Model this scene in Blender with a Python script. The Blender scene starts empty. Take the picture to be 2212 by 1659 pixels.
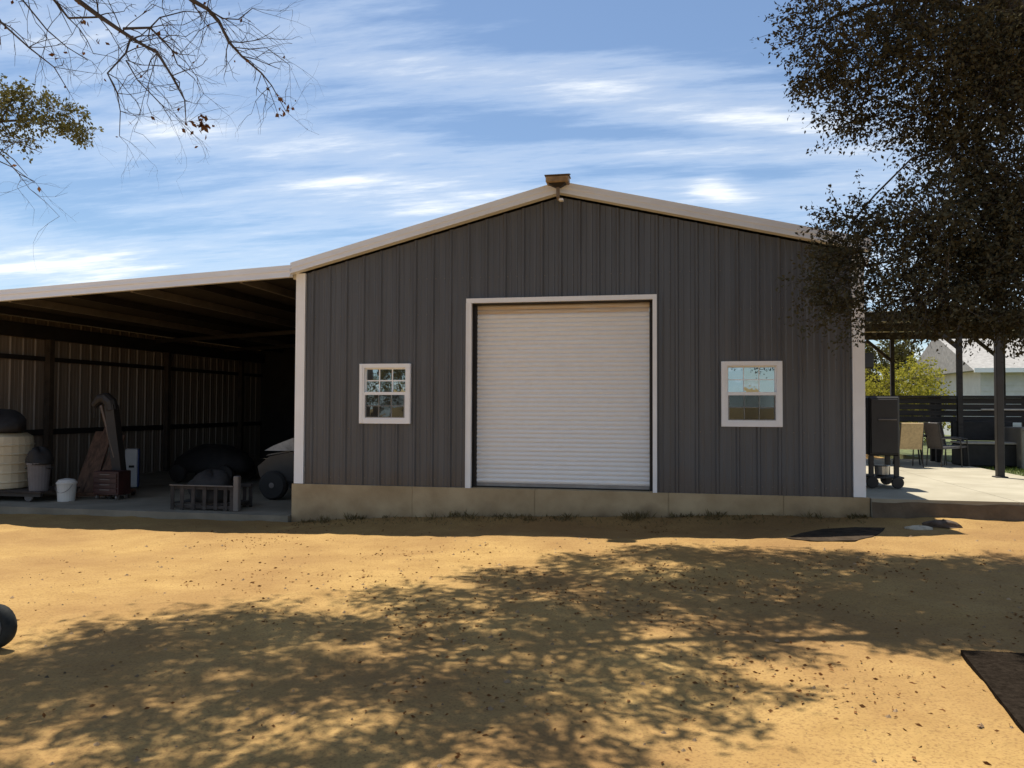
import bpy, math, random
import numpy as np
from mathutils import Vector

random.seed(7)
RNG = np.random.default_rng(7)
scene = bpy.context.scene
C = scene.collection
R = math.radians

# ------------------------------------------------------------------ camera
CAM = np.array([1.608, -12.335, 1.811])
YAW, PITCH, ROLL = -0.192, 0.029, 0.004
fw = np.array([math.sin(YAW) * math.cos(PITCH), math.cos(YAW) * math.cos(PITCH), math.sin(PITCH)])
rt = np.array([math.cos(YAW), -math.sin(YAW), 0.0])
up = np.cross(rt, fw)
rt, up = math.cos(ROLL) * rt + math.sin(ROLL) * up, -math.sin(ROLL) * rt + math.cos(ROLL) * up
cd = bpy.data.cameras.new('camera')
cam = bpy.data.objects.new('camera', cd)
C.objects.link(cam)
from mathutils import Matrix
cam.matrix_world = Matrix(((rt[0], up[0], -fw[0], CAM[0]), (rt[1], up[1], -fw[1], CAM[1]),
                           (rt[2], up[2], -fw[2], CAM[2]), (0, 0, 0, 1)))
cd.sensor_width = 36.0
cd.lens = 36.0 * 1671 / 2212
cd.clip_end = 3000
scene.camera = cam

def at(px, py, d):
    """point seen at (px, py) of a 2212 wide picture, d metres down the axis"""
    return CAM + d * (fw + (px - 1106) / 1671 * rt - (py - 829.5) / 1671 * up)

# ------------------------------------------------------------------ sun, sky, exposure
SUN_TRAVEL = Vector((0.20, -0.30, -1.0)).normalized()
sd = bpy.data.lights.new('sun', 'SUN')
sd.energy = 5.0
sd.angle = R(0.45)
sd.color = (1.0, 0.93, 0.80)
sun = bpy.data.objects.new('sun', sd)
C.objects.link(sun)
sun.rotation_euler = SUN_TRAVEL.to_track_quat('-Z', 'Y').to_euler()
SUN_EL = math.asin(-SUN_TRAVEL.z)
SUN_AZ = math.atan2(-SUN_TRAVEL.x, -SUN_TRAVEL.y)

scene.view_settings.view_transform = 'Standard'
scene.view_settings.look = 'None'
scene.view_settings.gamma = 1
scene.view_settings.use_curve_mapping = False
scene.view_settings.exposure = 0.68
scene.cycles.max_bounces = 5
scene.cycles.diffuse_bounces = 3
scene.cycles.glossy_bounces = 2
scene.cycles.transmission_bounces = 2

world = bpy.data.worlds.new('World')
scene.world = world
world.use_nodes = True
world.cycles.sampling_method = 'NONE'
nt = world.node_tree
nt.nodes.clear()

class NG:
    """tiny node helper"""
    def __init__(s, tree):
        s.t = tree
    def n(s, typ, **kw):
        nd = s.t.nodes.new(typ)
        for k, v in kw.items():
            if k.startswith('i_'):
                nd.inputs[k[2:].replace('_', ' ')].default_value = v
            else:
                setattr(nd, k, v)
        return nd
    def l(s, a, b):
        s.t.links.new(a, b)
    def m(s, op, a, b=None, c=None, clamp=False):
        nd = s.t.nodes.new('ShaderNodeMath')
        nd.operation = op
        nd.use_clamp = clamp
        for i, v in enumerate((a, b, c)):
            if v is None:
                continue
            if isinstance(v, (int, float)):
                nd.inputs[i].default_value = v
            else:
                s.l(v, nd.inputs[i])
        return nd.outputs[0]
    def ramp(s, fac, stops, interp='LINEAR'):
        nd = s.t.nodes.new('ShaderNodeValToRGB')
        nd.color_ramp.interpolation = interp
        e = nd.color_ramp.elements
        while len(e) < len(stops):
            e.new(0.5)
        for i, (p, c) in enumerate(stops):
            e[i].position = p
            e[i].color = (c, c, c, 1) if isinstance(c, (int, float)) else (*c, 1)
        s.l(fac, nd.inputs[0])
        return nd.outputs[0]
    def mix(s, fac, a, b):
        nd = s.t.nodes.new('ShaderNodeMix')
        nd.data_type = 'RGBA'
        for v, k in ((fac, 0), (a, 6), (b, 7)):
            if isinstance(v, (int, float)):
                nd.inputs[k].default_value = v
            elif isinstance(v, tuple):
                nd.inputs[k].default_value = (*v, 1)
            else:
                s.l(v, nd.inputs[k])
        return nd.outputs[2]

g = NG(nt)
sky = g.n('ShaderNodeTexSky', sky_type='NISHITA', sun_disc=False)
sky.sun_elevation = SUN_EL
sky.sun_rotation = SUN_AZ
sky.air_density = 1.0
sky.dust_density = 0.25
sky.ozone_density = 3.5
tc = g.n('ShaderNodeTexCoord')
sep = g.n('ShaderNodeSeparateXYZ')
g.l(tc.outputs['Generated'], sep.inputs[0])
dx, dy, dz = sep.outputs
# cloud sheet: look direction laid out on a high plane
zz = g.m('ADD', g.m('MAXIMUM', dz, 0.0), 0.10)
cu = g.m('DIVIDE', dx, zz)
cv = g.m('DIVIDE', dy, zz)
comb = g.n('ShaderNodeCombineXYZ')
g.l(cu, comb.inputs[0])
g.l(cv, comb.inputs[1])
mp = g.n('ShaderNodeMapping')
mp.inputs['Rotation'].default_value = (0, 0, R(-14))
mp.inputs['Scale'].default_value = (0.26, 1.15, 1)
mp.inputs['Location'].default_value = (0.35, 0.55, 0)
g.l(comb.outputs[0], mp.inputs[0])
def noise(vec, scale, detail, rough, dist=0.0):
    n_ = g.n('ShaderNodeTexNoise')
    n_.inputs['Scale'].default_value = scale
    n_.inputs['Detail'].default_value = detail
    n_.inputs['Roughness'].default_value = rough
    n_.inputs['Distortion'].default_value = dist
    g.l(vec, n_.inputs['Vector'])
    return n_.outputs['Fac']
big = noise(mp.outputs[0], 0.75, 3, 0.5)
mid = noise(mp.outputs[0], 2.1, 6, 0.64, 0.35)
mp2 = g.n('ShaderNodeMapping')
mp2.inputs['Rotation'].default_value = (0, 0, R(-14))
mp2.inputs['Rotation'].default_value = (0, 0, R(-34))
mp2.inputs['Scale'].default_value = (1.0, 4.2, 1)
g.l(comb.outputs[0], mp2.inputs[0])
fine = noise(mp2.outputs[0], 2.2, 6, 0.66)
cl = g.m('ADD', g.m('ADD', g.m('MULTIPLY', big, 0.55), g.m('MULTIPLY', mid, 0.45)), g.m('MULTIPLY', g.m('SUBTRACT', fine, 0.5), 0.50))
# the cirrus banks of that afternoon: long soft streaks on the cloud sheet, frayed by noise
def skyp(px, py):
    d_ = fw + (px - 1106) / 1671 * rt - (py - 829.5) / 1671 * up
    d_ = d_ / np.linalg.norm(d_)
    return np.array([d_[0] / (d_[2] + .10), d_[1] / (d_[2] + .10)])
wn = g.n('ShaderNodeTexNoise')
wn.inputs['Scale'].default_value = 1.6
wn.inputs['Detail'].default_value = 3
g.l(mp.outputs[0], wn.inputs['Vector'])
wv = g.n('ShaderNodeVectorMath', operation='MULTIPLY_ADD')
g.l(wn.outputs['Color'], wv.inputs[0])
wv.inputs[1].default_value = (0.55, 0.55, 0)
sb = g.n('ShaderNodeVectorMath', operation='SUBTRACT')
g.l(comb.outputs[0], sb.inputs[0])
sb.inputs[1].default_value = (0.275, 0.275, 0)
g.l(sb.outputs[0], wv.inputs[2])
for (x0_, y0_, x1_, y1_, hw, amp) in ((560, 100, 1300, 200, 58, .18), (1200, 200, 2000, 290, 44, .17), (-200, 60, 560, 150, 110, .10), (430, 300, 1040, 430, 90, .16), (700, 480, 1250, 430, 60, .12),
                                      (1200, 330, 2000, 352, 26, .14), (-300, 560, 480, 590, 50, .10), (1290, 420, 1720, 425, 38, .10), (1500, 412, 1610, 398, 34, .20), (200, 250, 640, 330, 40, .10),
                                      (760, 290, 1500, 300, 30, -.14), (1000, 60, 1900, 90, 90, -.20), (-100, 440, 420, 470, 55, -.12), (1150, 375, 1750, 385, 18, -.10)):
    A_, B_ = skyp(x0_, y0_), skyp(x1_, y1_)
    M_ = (A_ + B_) / 2
    hl = np.linalg.norm(B_ - A_) / 2
    xm, ym = (x0_ + x1_) / 2, (y0_ + y1_) / 2
    wd = np.linalg.norm(skyp(xm, ym - hw) - skyp(xm, ym + hw)) / 2
    bm = g.n('ShaderNodeMapping', vector_type='TEXTURE')
    bm.inputs['Location'].default_value = (M_[0], M_[1], 0)
    bm.inputs['Rotation'].default_value = (0, 0, math.atan2(B_[1] - A_[1], B_[0] - A_[0]))
    bm.inputs['Scale'].default_value = (hl, wd, 1)
    g.l(wv.outputs[0], bm.inputs[0])
    ln_ = g.n('ShaderNodeVectorMath', operation='LENGTH')
    g.l(bm.outputs[0], ln_.inputs[0])
    gs = g.m('EXPONENT', g.m('MULTIPLY', g.m('POWER', ln_.outputs['Value'], 2.0), -1.0))
    cl = g.m('MULTIPLY_ADD', gs, amp, cl)
hz = g.ramp(dz, [(0.0, 0.10), (0.22, 0.05), (0.40, 0.0), (0.5, 0.0)])
cl = g.m('ADD', cl, hz)
cov = g.ramp(cl, [(0.40, 0.05), (0.58, 0.36), (0.80, 1.0)], 'EASE')
cfac = g.m('MULTIPLY', cov, 0.92)
ccol = g.mix(g.ramp(cl, [(0.5, 0.0), (0.72, 1.0)]), (5.0, 5.9, 7.2), (7.0, 7.2, 7.3))
tint = g.n('ShaderNodeVectorMath', operation='MULTIPLY')
tint.inputs[1].default_value = (0.74, 0.76, 0.76)
g.l(sky.outputs[0], tint.inputs[0])
col = g.mix(cfac, tint.outputs[0], ccol)
bg = g.n('ShaderNodeBackground')
bg.inputs['Strength'].default_value = 0.102
g.l(col, bg.inputs['Color'])
out = g.n('ShaderNodeOutputWorld')
g.l(bg.outputs[0], out.inputs['Surface'])

# ------------------------------------------------------------------ materials
MATS = {}
def mat(name, col, rough=0.7, metal=0.0, var=0.12, scale=3.0, bump=0.0, bscale=40.0, col2=None, spec=None, stretch=(1, 1, 1), hook=None):
    if name in MATS:
        return MATS[name]
    m = bpy.data.materials.new(name)
    m.use_nodes = True
    q = NG(m.node_tree)
    b = m.node_tree.nodes['Principled BSDF']
    b.inputs['Roughness'].default_value = rough
    b.inputs['Metallic'].default_value = metal
    if spec is not None:
        b.inputs['Specular IOR Level'].default_value = spec
    t = q.n('ShaderNodeTexCoord')
    mpn = q.n('ShaderNodeMapping')
    mpn.inputs['Scale'].default_value = stretch
    q.l(t.outputs['Object'], mpn.inputs[0])
    no = q.n('ShaderNodeTexNoise')
    no.inputs['Scale'].default_value = scale
    no.inputs['Detail'].default_value = 6
    no.inputs['Roughness'].default_value = 0.6
    q.l(mpn.outputs[0], no.inputs['Vector'])
    c2 = col2 or tuple(c * (1 - var * 2) for c in col)
    c1 = col if col2 else tuple(min(1, c * (1 + var)) for c in col)
    colr = q.mix(q.ramp(no.outputs['Fac'], [(0.32, 0.0), (0.68, 1.0)]), c2, c1)
    if hook:
        colr = hook(q, t, colr, b)
    q.l(colr, b.inputs['Base Color'])
    if bump:
        n2 = q.n('ShaderNodeTexNoise')
        n2.inputs['Scale'].default_value = bscale
        n2.inputs['Detail'].default_value = 5
        q.l(t.outputs['Object'], n2.inputs['Vector'])
        bp = q.n('ShaderNodeBump')
        bp.inputs['Strength'].default_value = bump
        bp.inputs['Distance'].default_value = 0.02
        q.l(n2.outputs['Fac'], bp.inputs['Height'])
        q.l(bp.outputs[0], b.inputs['Normal'])
    MATS[name] = m
    return m

def sand_hook(q, t, c, b):
    # coarse patches of paler, drier sand and browner trodden soil; fine grit
    n = q.n('ShaderNodeTexNoise'); n.inputs['Scale'].default_value = 0.45; n.inputs['Detail'].default_value = 6
    q.l(t.outputs['Object'], n.inputs['Vector'])
    c = q.mix(q.ramp(n.outputs['Fac'], [(0.36, 0.0), (0.64, 0.75)]), c, (0.215, 0.120, 0.047))
    n3 = q.n('ShaderNodeTexNoise'); n3.inputs['Scale'].default_value = 55; n3.inputs['Detail'].default_value = 4
    q.l(t.outputs['Object'], n3.inputs['Vector'])
    c = q.mix(q.ramp(n3.outputs['Fac'], [(0.50, 0.0), (0.68, 0.6)]), c, (0.16, 0.088, 0.038))
    return c
SAND = mat('sand', (0.385, 0.252, 0.094), 0.95, col2=(0.300, 0.186, 0.066), scale=2.2, bump=0.9, bscale=16, spec=0.15, hook=sand_hook)

def conc_hook(q, t, c, b):
    s = q.n('ShaderNodeSeparateXYZ'); q.l(t.outputs['Object'], s.inputs[0])
    n = q.n('ShaderNodeTexNoise'); n.inputs['Scale'].default_value = 2.3; n.inputs['Detail'].default_value = 7
    q.l(t.outputs['Object'], n.inputs['Vector'])
    # soil splash: ragged tide mark on the foot of the slab, higher towards the right end
    lev = q.m('ADD', q.m('MULTIPLY', s.outputs[0], 0.035), q.m('MULTIPLY', q.m('SUBTRACT', n.outputs['Fac'], 0.5), 0.62))
    k = q.ramp(q.m('SUBTRACT', q.m('ADD', lev, 0.22), s.outputs[2]), [(0.0, 0.0), (0.30, 0.8)])
    return q.mix(k, c, (0.15, 0.095, 0.05))
CONC = mat('barn_concrete', (0.48, 0.37, 0.22), 0.9, col2=(0.33, 0.24, 0.13), scale=1.6, bump=0.2, bscale=30, hook=conc_hook)
PATIO = mat('patio_concrete', (0.37, 0.335, 0.255), 0.9, col2=(0.27, 0.24, 0.175), scale=1.2, bump=0.15, hook=None)
SHEDCONC = mat('shed_concrete', (0.27, 0.235, 0.175), 0.85, col2=(0.17, 0.145, 0.105), scale=1.5, bump=0.15)
EARTH = mat('bank_earth', (0.155, 0.112, 0.070), 0.95, col2=(0.095, 0.068, 0.042), scale=4, bump=0.8, bscale=14)
def dust_hook(q, t, c, b):
    s = q.n('ShaderNodeSeparateXYZ'); q.l(t.outputs['Object'], s.inputs[0])
    n = q.n('ShaderNodeTexNoise'); n.inputs['Scale'].default_value = 1.7; n.inputs['Detail'].default_value = 6
    q.l(t.outputs['Object'], n.inputs['Vector'])
    # splashed soil on the lowest half metre, ragged top edge; faint run marks
    k = q.ramp(q.m('SUBTRACT', q.m('MULTIPLY', n.outputs['Fac'], 0.75), s.outputs[2]), [(0.0, 0.0), (0.45, 0.55)])
    c = q.mix(k, c, (0.10, 0.066, 0.040))
    mp_ = q.n('ShaderNodeMapping'); mp_.inputs['Scale'].default_value = (11, 1, 0.22); q.l(t.outputs['Object'], mp_.inputs[0])
    n2 = q.n('ShaderNodeTexNoise'); n2.inputs['Scale'].default_value = 1.6; n2.inputs['Detail'].default_value = 5; q.l(mp_.outputs[0], n2.inputs['Vector'])
    return q.mix(q.ramp(n2.outputs['Fac'], [(0.55, 0.0), (0.75, 0.30)]), c, (0.16, 0.145, 0.13))
SIDING = mat('charcoal_siding', (0.098, 0.102, 0.110), 0.40, col2=(0.076, 0.076, 0.079), scale=1.5, stretch=(6, 1, 0.35), bump=0.05, bscale=3, hook=dust_hook)
SHEDWALL = mat('shed_siding', (0.25, 0.20, 0.155), 0.5, col2=(0.17, 0.13, 0.10), scale=1.5, stretch=(1, 6, 0.35))
TRIM = mat('white_trim', (0.89, 0.90, 0.91), 0.45, var=0.02)
RAKE = mat('cream_rake_trim', (0.85, 0.87, 0.90), 0.5, col2=(0.78, 0.79, 0.81), scale=1.3, stretch=(1, 1, 3))
ROOF = mat('roof_metal', (0.55, 0.55, 0.53), 0.4, var=0.06)
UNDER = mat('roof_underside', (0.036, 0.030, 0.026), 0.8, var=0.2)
STEEL = mat('dark_steel', (0.024, 0.020, 0.018), 0.6, var=0.2)
GALV = mat('galvanised_steel', (0.16, 0.14, 0.125), 0.55, var=0.15)

def door_hook(q, t, c, b):
    s = q.n('ShaderNodeSeparateXYZ'); q.l(t.outputs['Generated'], s.inputs[0])
    return c
DOOR = mat('door_white', (0.92, 0.925, 0.93), 0.5, col2=(0.86, 0.86, 0.86), scale=1.1, stretch=(0.5, 1, 6))
RUSTY = mat('door_rust', (0.82, 0.77, 0.69), 0.6, col2=(0.55, 0.38, 0.22), scale=2.2, stretch=(0.35, 1, 9))

def glass_mat(name, refl, tint):
    m = bpy.data.materials.new(name)
    m.use_nodes = True
    q = NG(m.node_tree)
    b = m.node_tree.nodes['Principled BSDF']
    b.inputs['Base Color'].default_value = (0.012, 0.014, 0.014, 1)
    b.inputs['Roughness'].default_value = 0.25
    gl = q.n('ShaderNodeBsdfGlossy')
    gl.inputs['Roughness'].default_value = 0.012
    gl.inputs['Color'].default_value = (*tint, 1)
    t = q.n('ShaderNodeTexCoord')
    n = q.n('ShaderNodeTexNoise'); n.inputs['Scale'].default_value = 5
    q.l(t.outputs['Object'], n.inputs['Vector'])
    bp = q.n('ShaderNodeBump'); bp.inputs['Strength'].default_value = 0.03; bp.inputs['Distance'].default_value = 0.02
    q.l(n.outputs['Fac'], bp.inputs['Height']); q.l(bp.outputs[0], gl.inputs['Normal'])
    mx = q.n('ShaderNodeMixShader'); mx.inputs[0].default_value = refl
    q.l(b.outputs[0], mx.inputs[1]); q.l(gl.outputs[0], mx.inputs[2])
    q.l(mx.outputs[0], m.node_tree.nodes['Material Output'].inputs['Surface'])
    MATS[name] = m
    return m
GLASS = glass_mat('coated_glass', 0.40, (0.72, 0.90, 1.0))
SCREEN = mat('insect_screen', (0.022, 0.022, 0.020), 0.9, var=0.1)
BARK = mat('bark', (0.075, 0.058, 0.043), 0.95, var=0.3, scale=9, bump=0.8, bscale=25)
TWIG = mat('grey_twig', (0.085, 0.072, 0.066), 0.9, var=0.2, scale=5)

def leaf_mat(name, a, b_, trans):
    m = bpy.data.materials.new(name)
    m.use_nodes = True
    q = NG(m.node_tree)
    m.node_tree.nodes.remove(m.node_tree.nodes['Principled BSDF'])
    b = q.n('ShaderNodeBsdfDiffuse')
    gi = q.n('ShaderNodeNewGeometry')
    c = q.mix(gi.outputs['Random Per Island'], a, b_)
    q.l(c, b.inputs['Color'])
    tr = q.n('ShaderNodeBsdfTranslucent')
    q.l(c, tr.inputs['Color'])
    mx = q.n('ShaderNodeMixShader'); mx.inputs[0].default_value = trans
    q.l(b.outputs[0], mx.inputs[1]); q.l(tr.outputs[0], mx.inputs[2])
    q.l(mx.outputs[0], m.node_tree.nodes['Material Output'].inputs['Surface'])
    MATS[name] = m
    return m
OAKLEAF = leaf_mat('oak_leaf', (0.066, 0.061, 0.036), (0.088, 0.079, 0.046), 0.14)
OLIVELEAF = leaf_mat('olive_leaf', (0.075, 0.075, 0.025), (0.15, 0.13, 0.045), 0.3)
LIMELEAF = leaf_mat('lime_leaf', (0.22, 0.22, 0.03), (0.36, 0.32, 0.05), 0.45)
DEADLEAF = leaf_mat('dead_leaf', (0.13, 0.055, 0.022), (0.22, 0.11, 0.045), 0.25)
DRYGRASS = leaf_mat('dry_grass', (0.10, 0.075, 0.035), (0.21, 0.16, 0.075), 0.2)
GREENGRASS = leaf_mat('green_grass', (0.07, 0.11, 0.025), (0.15, 0.18, 0.05), 0.3)

# ------------------------------------------------------------------ mesh helpers
ORG = {}
class MB:
    def __init__(s):
        s.v, s.f = [], []
    def add(s, verts, faces):
        o = len(s.v)
        s.v += [tuple(map(float, p)) for p in verts]
        s.f += [tuple(i + o for i in fc) for fc in faces]
        return s
    def box(s, x0, x1, y0, y1, z0, z1):
        return s.add([(x0, y0, z0), (x1, y0, z0), (x1, y1, z0), (x0, y1, z0), (x0, y0, z1), (x1, y0, z1), (x1, y1, z1), (x0, y1, z1)],
                     [(3, 2, 1, 0), (4, 5, 6, 7), (0, 1, 5, 4), (1, 2, 6, 5), (2, 3, 7, 6), (3, 0, 4, 7)])
    def cbox(s, x0, x1, y0, y1, z0, z1, c=0.02):
        """box with chamfered edges (all twelve)"""
        vs, cx, cy, cz, h = [], (x0 + x1) / 2, (y0 + y1) / 2, (z0 + z1) / 2, ((x1 - x0) / 2, (y1 - y0) / 2, (z1 - z0) / 2)
        idx = {}
        for sx in (-1, 1):
            for sy in (-1, 1):
                for sz in (-1, 1):
                    for a in range(3):
                        p = [cx + sx * (h[0] - (0 if a == 0 else c)), cy + sy * (h[1] - (0 if a == 1 else c)), cz + sz * (h[2] - (0 if a == 2 else c))]
                        idx[(sx, sy, sz, a)] = len(vs)
                        vs.append(p)
        fs = []
        for a in range(3):
            o1, o2 = [(1, 2), (2, 0), (0, 1)][a]
            for sg in (-1, 1):
                loop = []
                for (p, q) in ((-1, -1), (1, -1), (1, 1), (-1, 1)):
                    k = [0, 0, 0]; k[a] = sg; k[o1] = p; k[o2] = q
                    loop.append(idx[(*k, a)])
                fs.append(tuple(loop if sg > 0 else loop[::-1]))
            for p in (-1, 1):
                for q in (-1, 1):
                    k0 = [0, 0, 0]; k1 = [0, 0, 0]
                    k0[a] = -1; k1[a] = 1; k0[o1] = k1[o1] = p; k0[o2] = k1[o2] = q
                    fs.append((idx[(*k0, o1)], idx[(*k1, o1)], idx[(*k1, o2)], idx[(*k0, o2)]))
        for sx in (-1, 1):
            for sy in (-1, 1):
                for sz in (-1, 1):
                    fs.append(tuple(idx[(sx, sy, sz, a)] for a in range(3)))
        return s.add(vs, fs)
    def tube(s, pts, rad, n=6, cap=True):
        pts = [np.array(p, float) for p in pts]
        k = len(pts)
        if not hasattr(rad, '__len__'):
            rad = [rad] * k
        vs, prev = [], None
        for i in range(k):
            d = pts[min(i + 1, k - 1)] - pts[max(i - 1, 0)]
            d /= (np.linalg.norm(d) + 1e-9)
            if prev is None:
                a = np.cross(d, (0, 0, 1) if abs(d[2]) < 0.9 else (1, 0, 0))
            else:
                a = prev - d * (prev @ d)
            a /= (np.linalg.norm(a) + 1e-9)
            prev = a
            b = np.cross(d, a)
            for j in range(n):
                t = 2 * math.pi * j / n
                vs.append(pts[i] + rad[i] * (math.cos(t) * a + math.sin(t) * b))
        fs = [(i * n + j, i * n + (j + 1) % n, (i + 1) * n + (j + 1) % n, (i + 1) * n + j) for i in range(k - 1) for j in range(n)]
        if cap:
            fs += [tuple(range(n))[::-1], tuple((k - 1) * n + j for j in range(n))]
        return s.add(vs, fs)
    def bar(s, a, b, w, h=None):
        """square bar from a to b"""
        h = h or w
        a, b = np.array(a, float), np.array(b, float)
        d = (b - a) / np.linalg.norm(b - a)
        u_ = np.cross(d, (0, 0, 1) if abs(d[2]) < 0.95 else (0, 1, 0)); u_ /= np.linalg.norm(u_)
        w_ = np.cross(u_, d)
        vs = []
        for p in (a, b):
            for (i, j) in ((-1, -1), (1, -1), (1, 1), (-1, 1)):
                vs.append(p + u_ * i * w / 2 + w_ * j * h / 2)
        return s.add(vs, [(3, 2, 1, 0), (4, 5, 6, 7), (0, 1, 5, 4), (1, 2, 6, 5), (2, 3, 7, 6), (3, 0, 4, 7)])
    def lathe(s, prof, c, n=20, axis='z'):
        vs = []
        for (r, h) in prof:
            for j in range(n):
                t = 2 * math.pi * j / n
                p = (r * math.cos(t), r * math.sin(t), h)
                if axis == 'x': p = (p[2], p[0], p[1])
                if axis == 'y': p = (p[0], p[2], p[1])
                vs.append((c[0] + p[0], c[1] + p[1], c[2] + p[2]))
        k = len(prof)
        fs = [(i * n + j, i * n + (j + 1) % n, (i + 1) * n + (j + 1) % n, (i + 1) * n + j) for i in range(k - 1) for j in range(n)]
        fs += [tuple(range(n))[::-1], tuple((k - 1) * n + j for j in range(n))]
        return s.add(vs, fs)
    def prism(s, poly, z0, z1):
        n = len(poly)
        vs = [(x, y, z0) for x, y in poly] + [(x, y, z1) for x, y in poly]
        return s.add(vs, [tuple(range(n))[::-1], tuple(range(n, 2 * n))] + [(i, (i + 1) % n, n + (i + 1) % n, n + i) for i in range(n)])
    def build(s, name, m, parent=None, smooth=False, origin=None):
        base = ORG[parent.name] if parent else Vector((0, 0, 0))
        org = Vector(origin) if origin is not None else base.copy()
        me = bpy.data.meshes.new(name)
        me.from_pydata([(p[0] - org.x, p[1] - org.y, p[2] - org.z) for p in s.v], [], s.f)
        if smooth:
            me.polygons.foreach_set('use_smooth', [True] * len(me.polygons))
        me.materials.append(m)
        o = bpy.data.objects.new(name, me)
        C.objects.link(o)
        o.location = org - base
        if parent:
            o.parent = parent
        ORG[o.name] = org
        return o

def tag(o, label=None, cat=None, group=None, kind=None):
    for k, v in (('label', label), ('category', cat), ('group', group), ('kind', kind)):
        if v:
            o[k] = v
    return o
def thing(name, label, cat, loc, group=None):
    o = bpy.data.objects.new(name, None)
    o.empty_display_size = 0.2
    C.objects.link(o)
    o.location = loc
    ORG[o.name] = Vector(loc)
    return tag(o, label, cat, group)
def shared(name, me, parent, loc, label=None):
    """another object on an existing mesh, loc in the parent's frame"""
    o = bpy.data.objects.new(name, me)
    C.objects.link(o)
    o.parent = parent
    o.location = loc
    ORG[o.name] = ORG[parent.name] + Vector(loc)
    if label: o['label'] = label
    return o
def blob(c, r, seed, n=14, rough=0.22, flat=True):
    """lumpy closed heap for tarps and sacks; flat bottom at c.z"""
    rg = np.random.default_rng(seed)
    ph = rg.uniform(0, 6.28, 8); k = MB(); vs = []; rows = 8
    for i in range(rows + 1):
        th = (math.pi / 2 if flat else math.pi) * i / rows
        for j in range(n):
            a = 2 * math.pi * j / n
            w = 1 + rough * (math.sin(2 * a + ph[0] + 2 * th) * .5 + math.sin(3 * a + ph[1]) * .35 + math.sin(5 * a + ph[2] + 4 * th) * .3 + math.sin(4 * th + ph[3] + a) * .3)
            sx = math.sin(th) ** 0.7 if flat else math.sin(th)
            vs.append((c[0] + r[0] * w * sx * math.cos(a), c[1] + r[1] * w * sx * math.sin(a), c[2] + r[2] * (1 + rough * .5 * math.sin(3 * a + ph[4])) * math.cos(th) if i < rows or not flat else c[2]))
    fs = [(i * n + j, (i + 1) * n + j, (i + 1) * n + (j + 1) % n, i * n + (j + 1) % n) for i in range(rows) for j in range(n)]
    fs.append(tuple(range(rows * n, rows * n + n))[::-1])
    return k.add(vs, fs)

# ------------------------------------------------------------------ ground
def sm(a, b, x):
    t = np.clip((x - a) / (b - a), 0, 1)
    return t * t * (3 - 2 * t)
def ghz(x, y):
    x, y = np.asarray(x, float), np.asarray(y, float)
    tilt = np.clip(0.030 * x, -0.17, 0.16) * sm(-7.5, -1.5, y)
    h = tilt
    h = h + 0.018 * np.sin(1.7 * x + 0.6 * y) * np.sin(1.3 * y - 0.5 * x) + 0.010 * np.sin(4.1 * x + 2.2 * y + 1) * np.sin(3.7 * y - 1.1 * x)
    # washed-up soil against the barn foot, more to the right
    h = h + 0.07 * sm(-0.75, -0.05, y) * sm(-4.4, -1, x) * sm(9, 5, np.abs(x - 2.5))
    # hollow under the shed floor
    h = h - 0.14 * sm(-0.12, 0.05, y) * sm(-4.4, -4.7, x)
    far = sm(30, 160, np.hypot(x, y))
    return h * (1 - far)
def axis_coords(lo, hi, step, far):
    a = list(np.arange(lo, hi + 1e-6, step))
    s_, p = step, hi
    while p < far:
        s_ *= 1.35; p += s_; a.append(p)
    s_, p = step, lo
    while p > -far:
        s_ *= 1.35; p -= s_; a.insert(0, p)
    return np.array(a)
gx, gy = axis_coords(-13, 12, 0.09, 900), axis_coords(-11, 1.2, 0.07, 900)
GX, GY = np.meshgrid(gx, gy)
GZ = ghz(GX, GY)
wob = RNG.normal(0, 1, GX.shape)
wob = (wob + np.roll(wob, 1, 0) + np.roll(wob, 1, 1) + np.roll(wob, (1, 1), (0, 1))) / 2
near = (np.abs(GX) < 13) & (GY > -11) & (GY < 1)
GZ = GZ + near * wob * 0.0042
nx, ny = len(gx), len(gy)
me = bpy.data.meshes.new('ground')
ii = np.arange(nx * ny).reshape(ny, nx)
quads = np.stack([ii[:-1, :-1], ii[:-1, 1:], ii[1:, 1:], ii[1:, :-1]], -1).reshape(-1, 4)
def np_mesh(me, V, Q):
    k = Q.shape[1]
    me.vertices.add(len(V)); me.vertices.foreach_set('co', np.ascontiguousarray(V, dtype=np.float32).ravel())
    me.loops.add(Q.size); me.loops.foreach_set('vertex_index', np.ascontiguousarray(Q, dtype=np.int32).ravel())
    me.polygons.add(len(Q)); me.polygons.foreach_set('loop_start', np.arange(0, Q.size, k, dtype=np.int32))
    me.update(calc_edges=True)
np_mesh(me, np.stack([GX, GY, GZ], -1).reshape(-1, 3), quads)
me.polygons.foreach_set('use_smooth', [True] * len(me.polygons))
me.materials.append(SAND)
ground = bpy.data.objects.new('ground', me); C.objects.link(ground)
tag(ground, 'bare golden sand yard in front of the barn', kind='structure')

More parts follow.
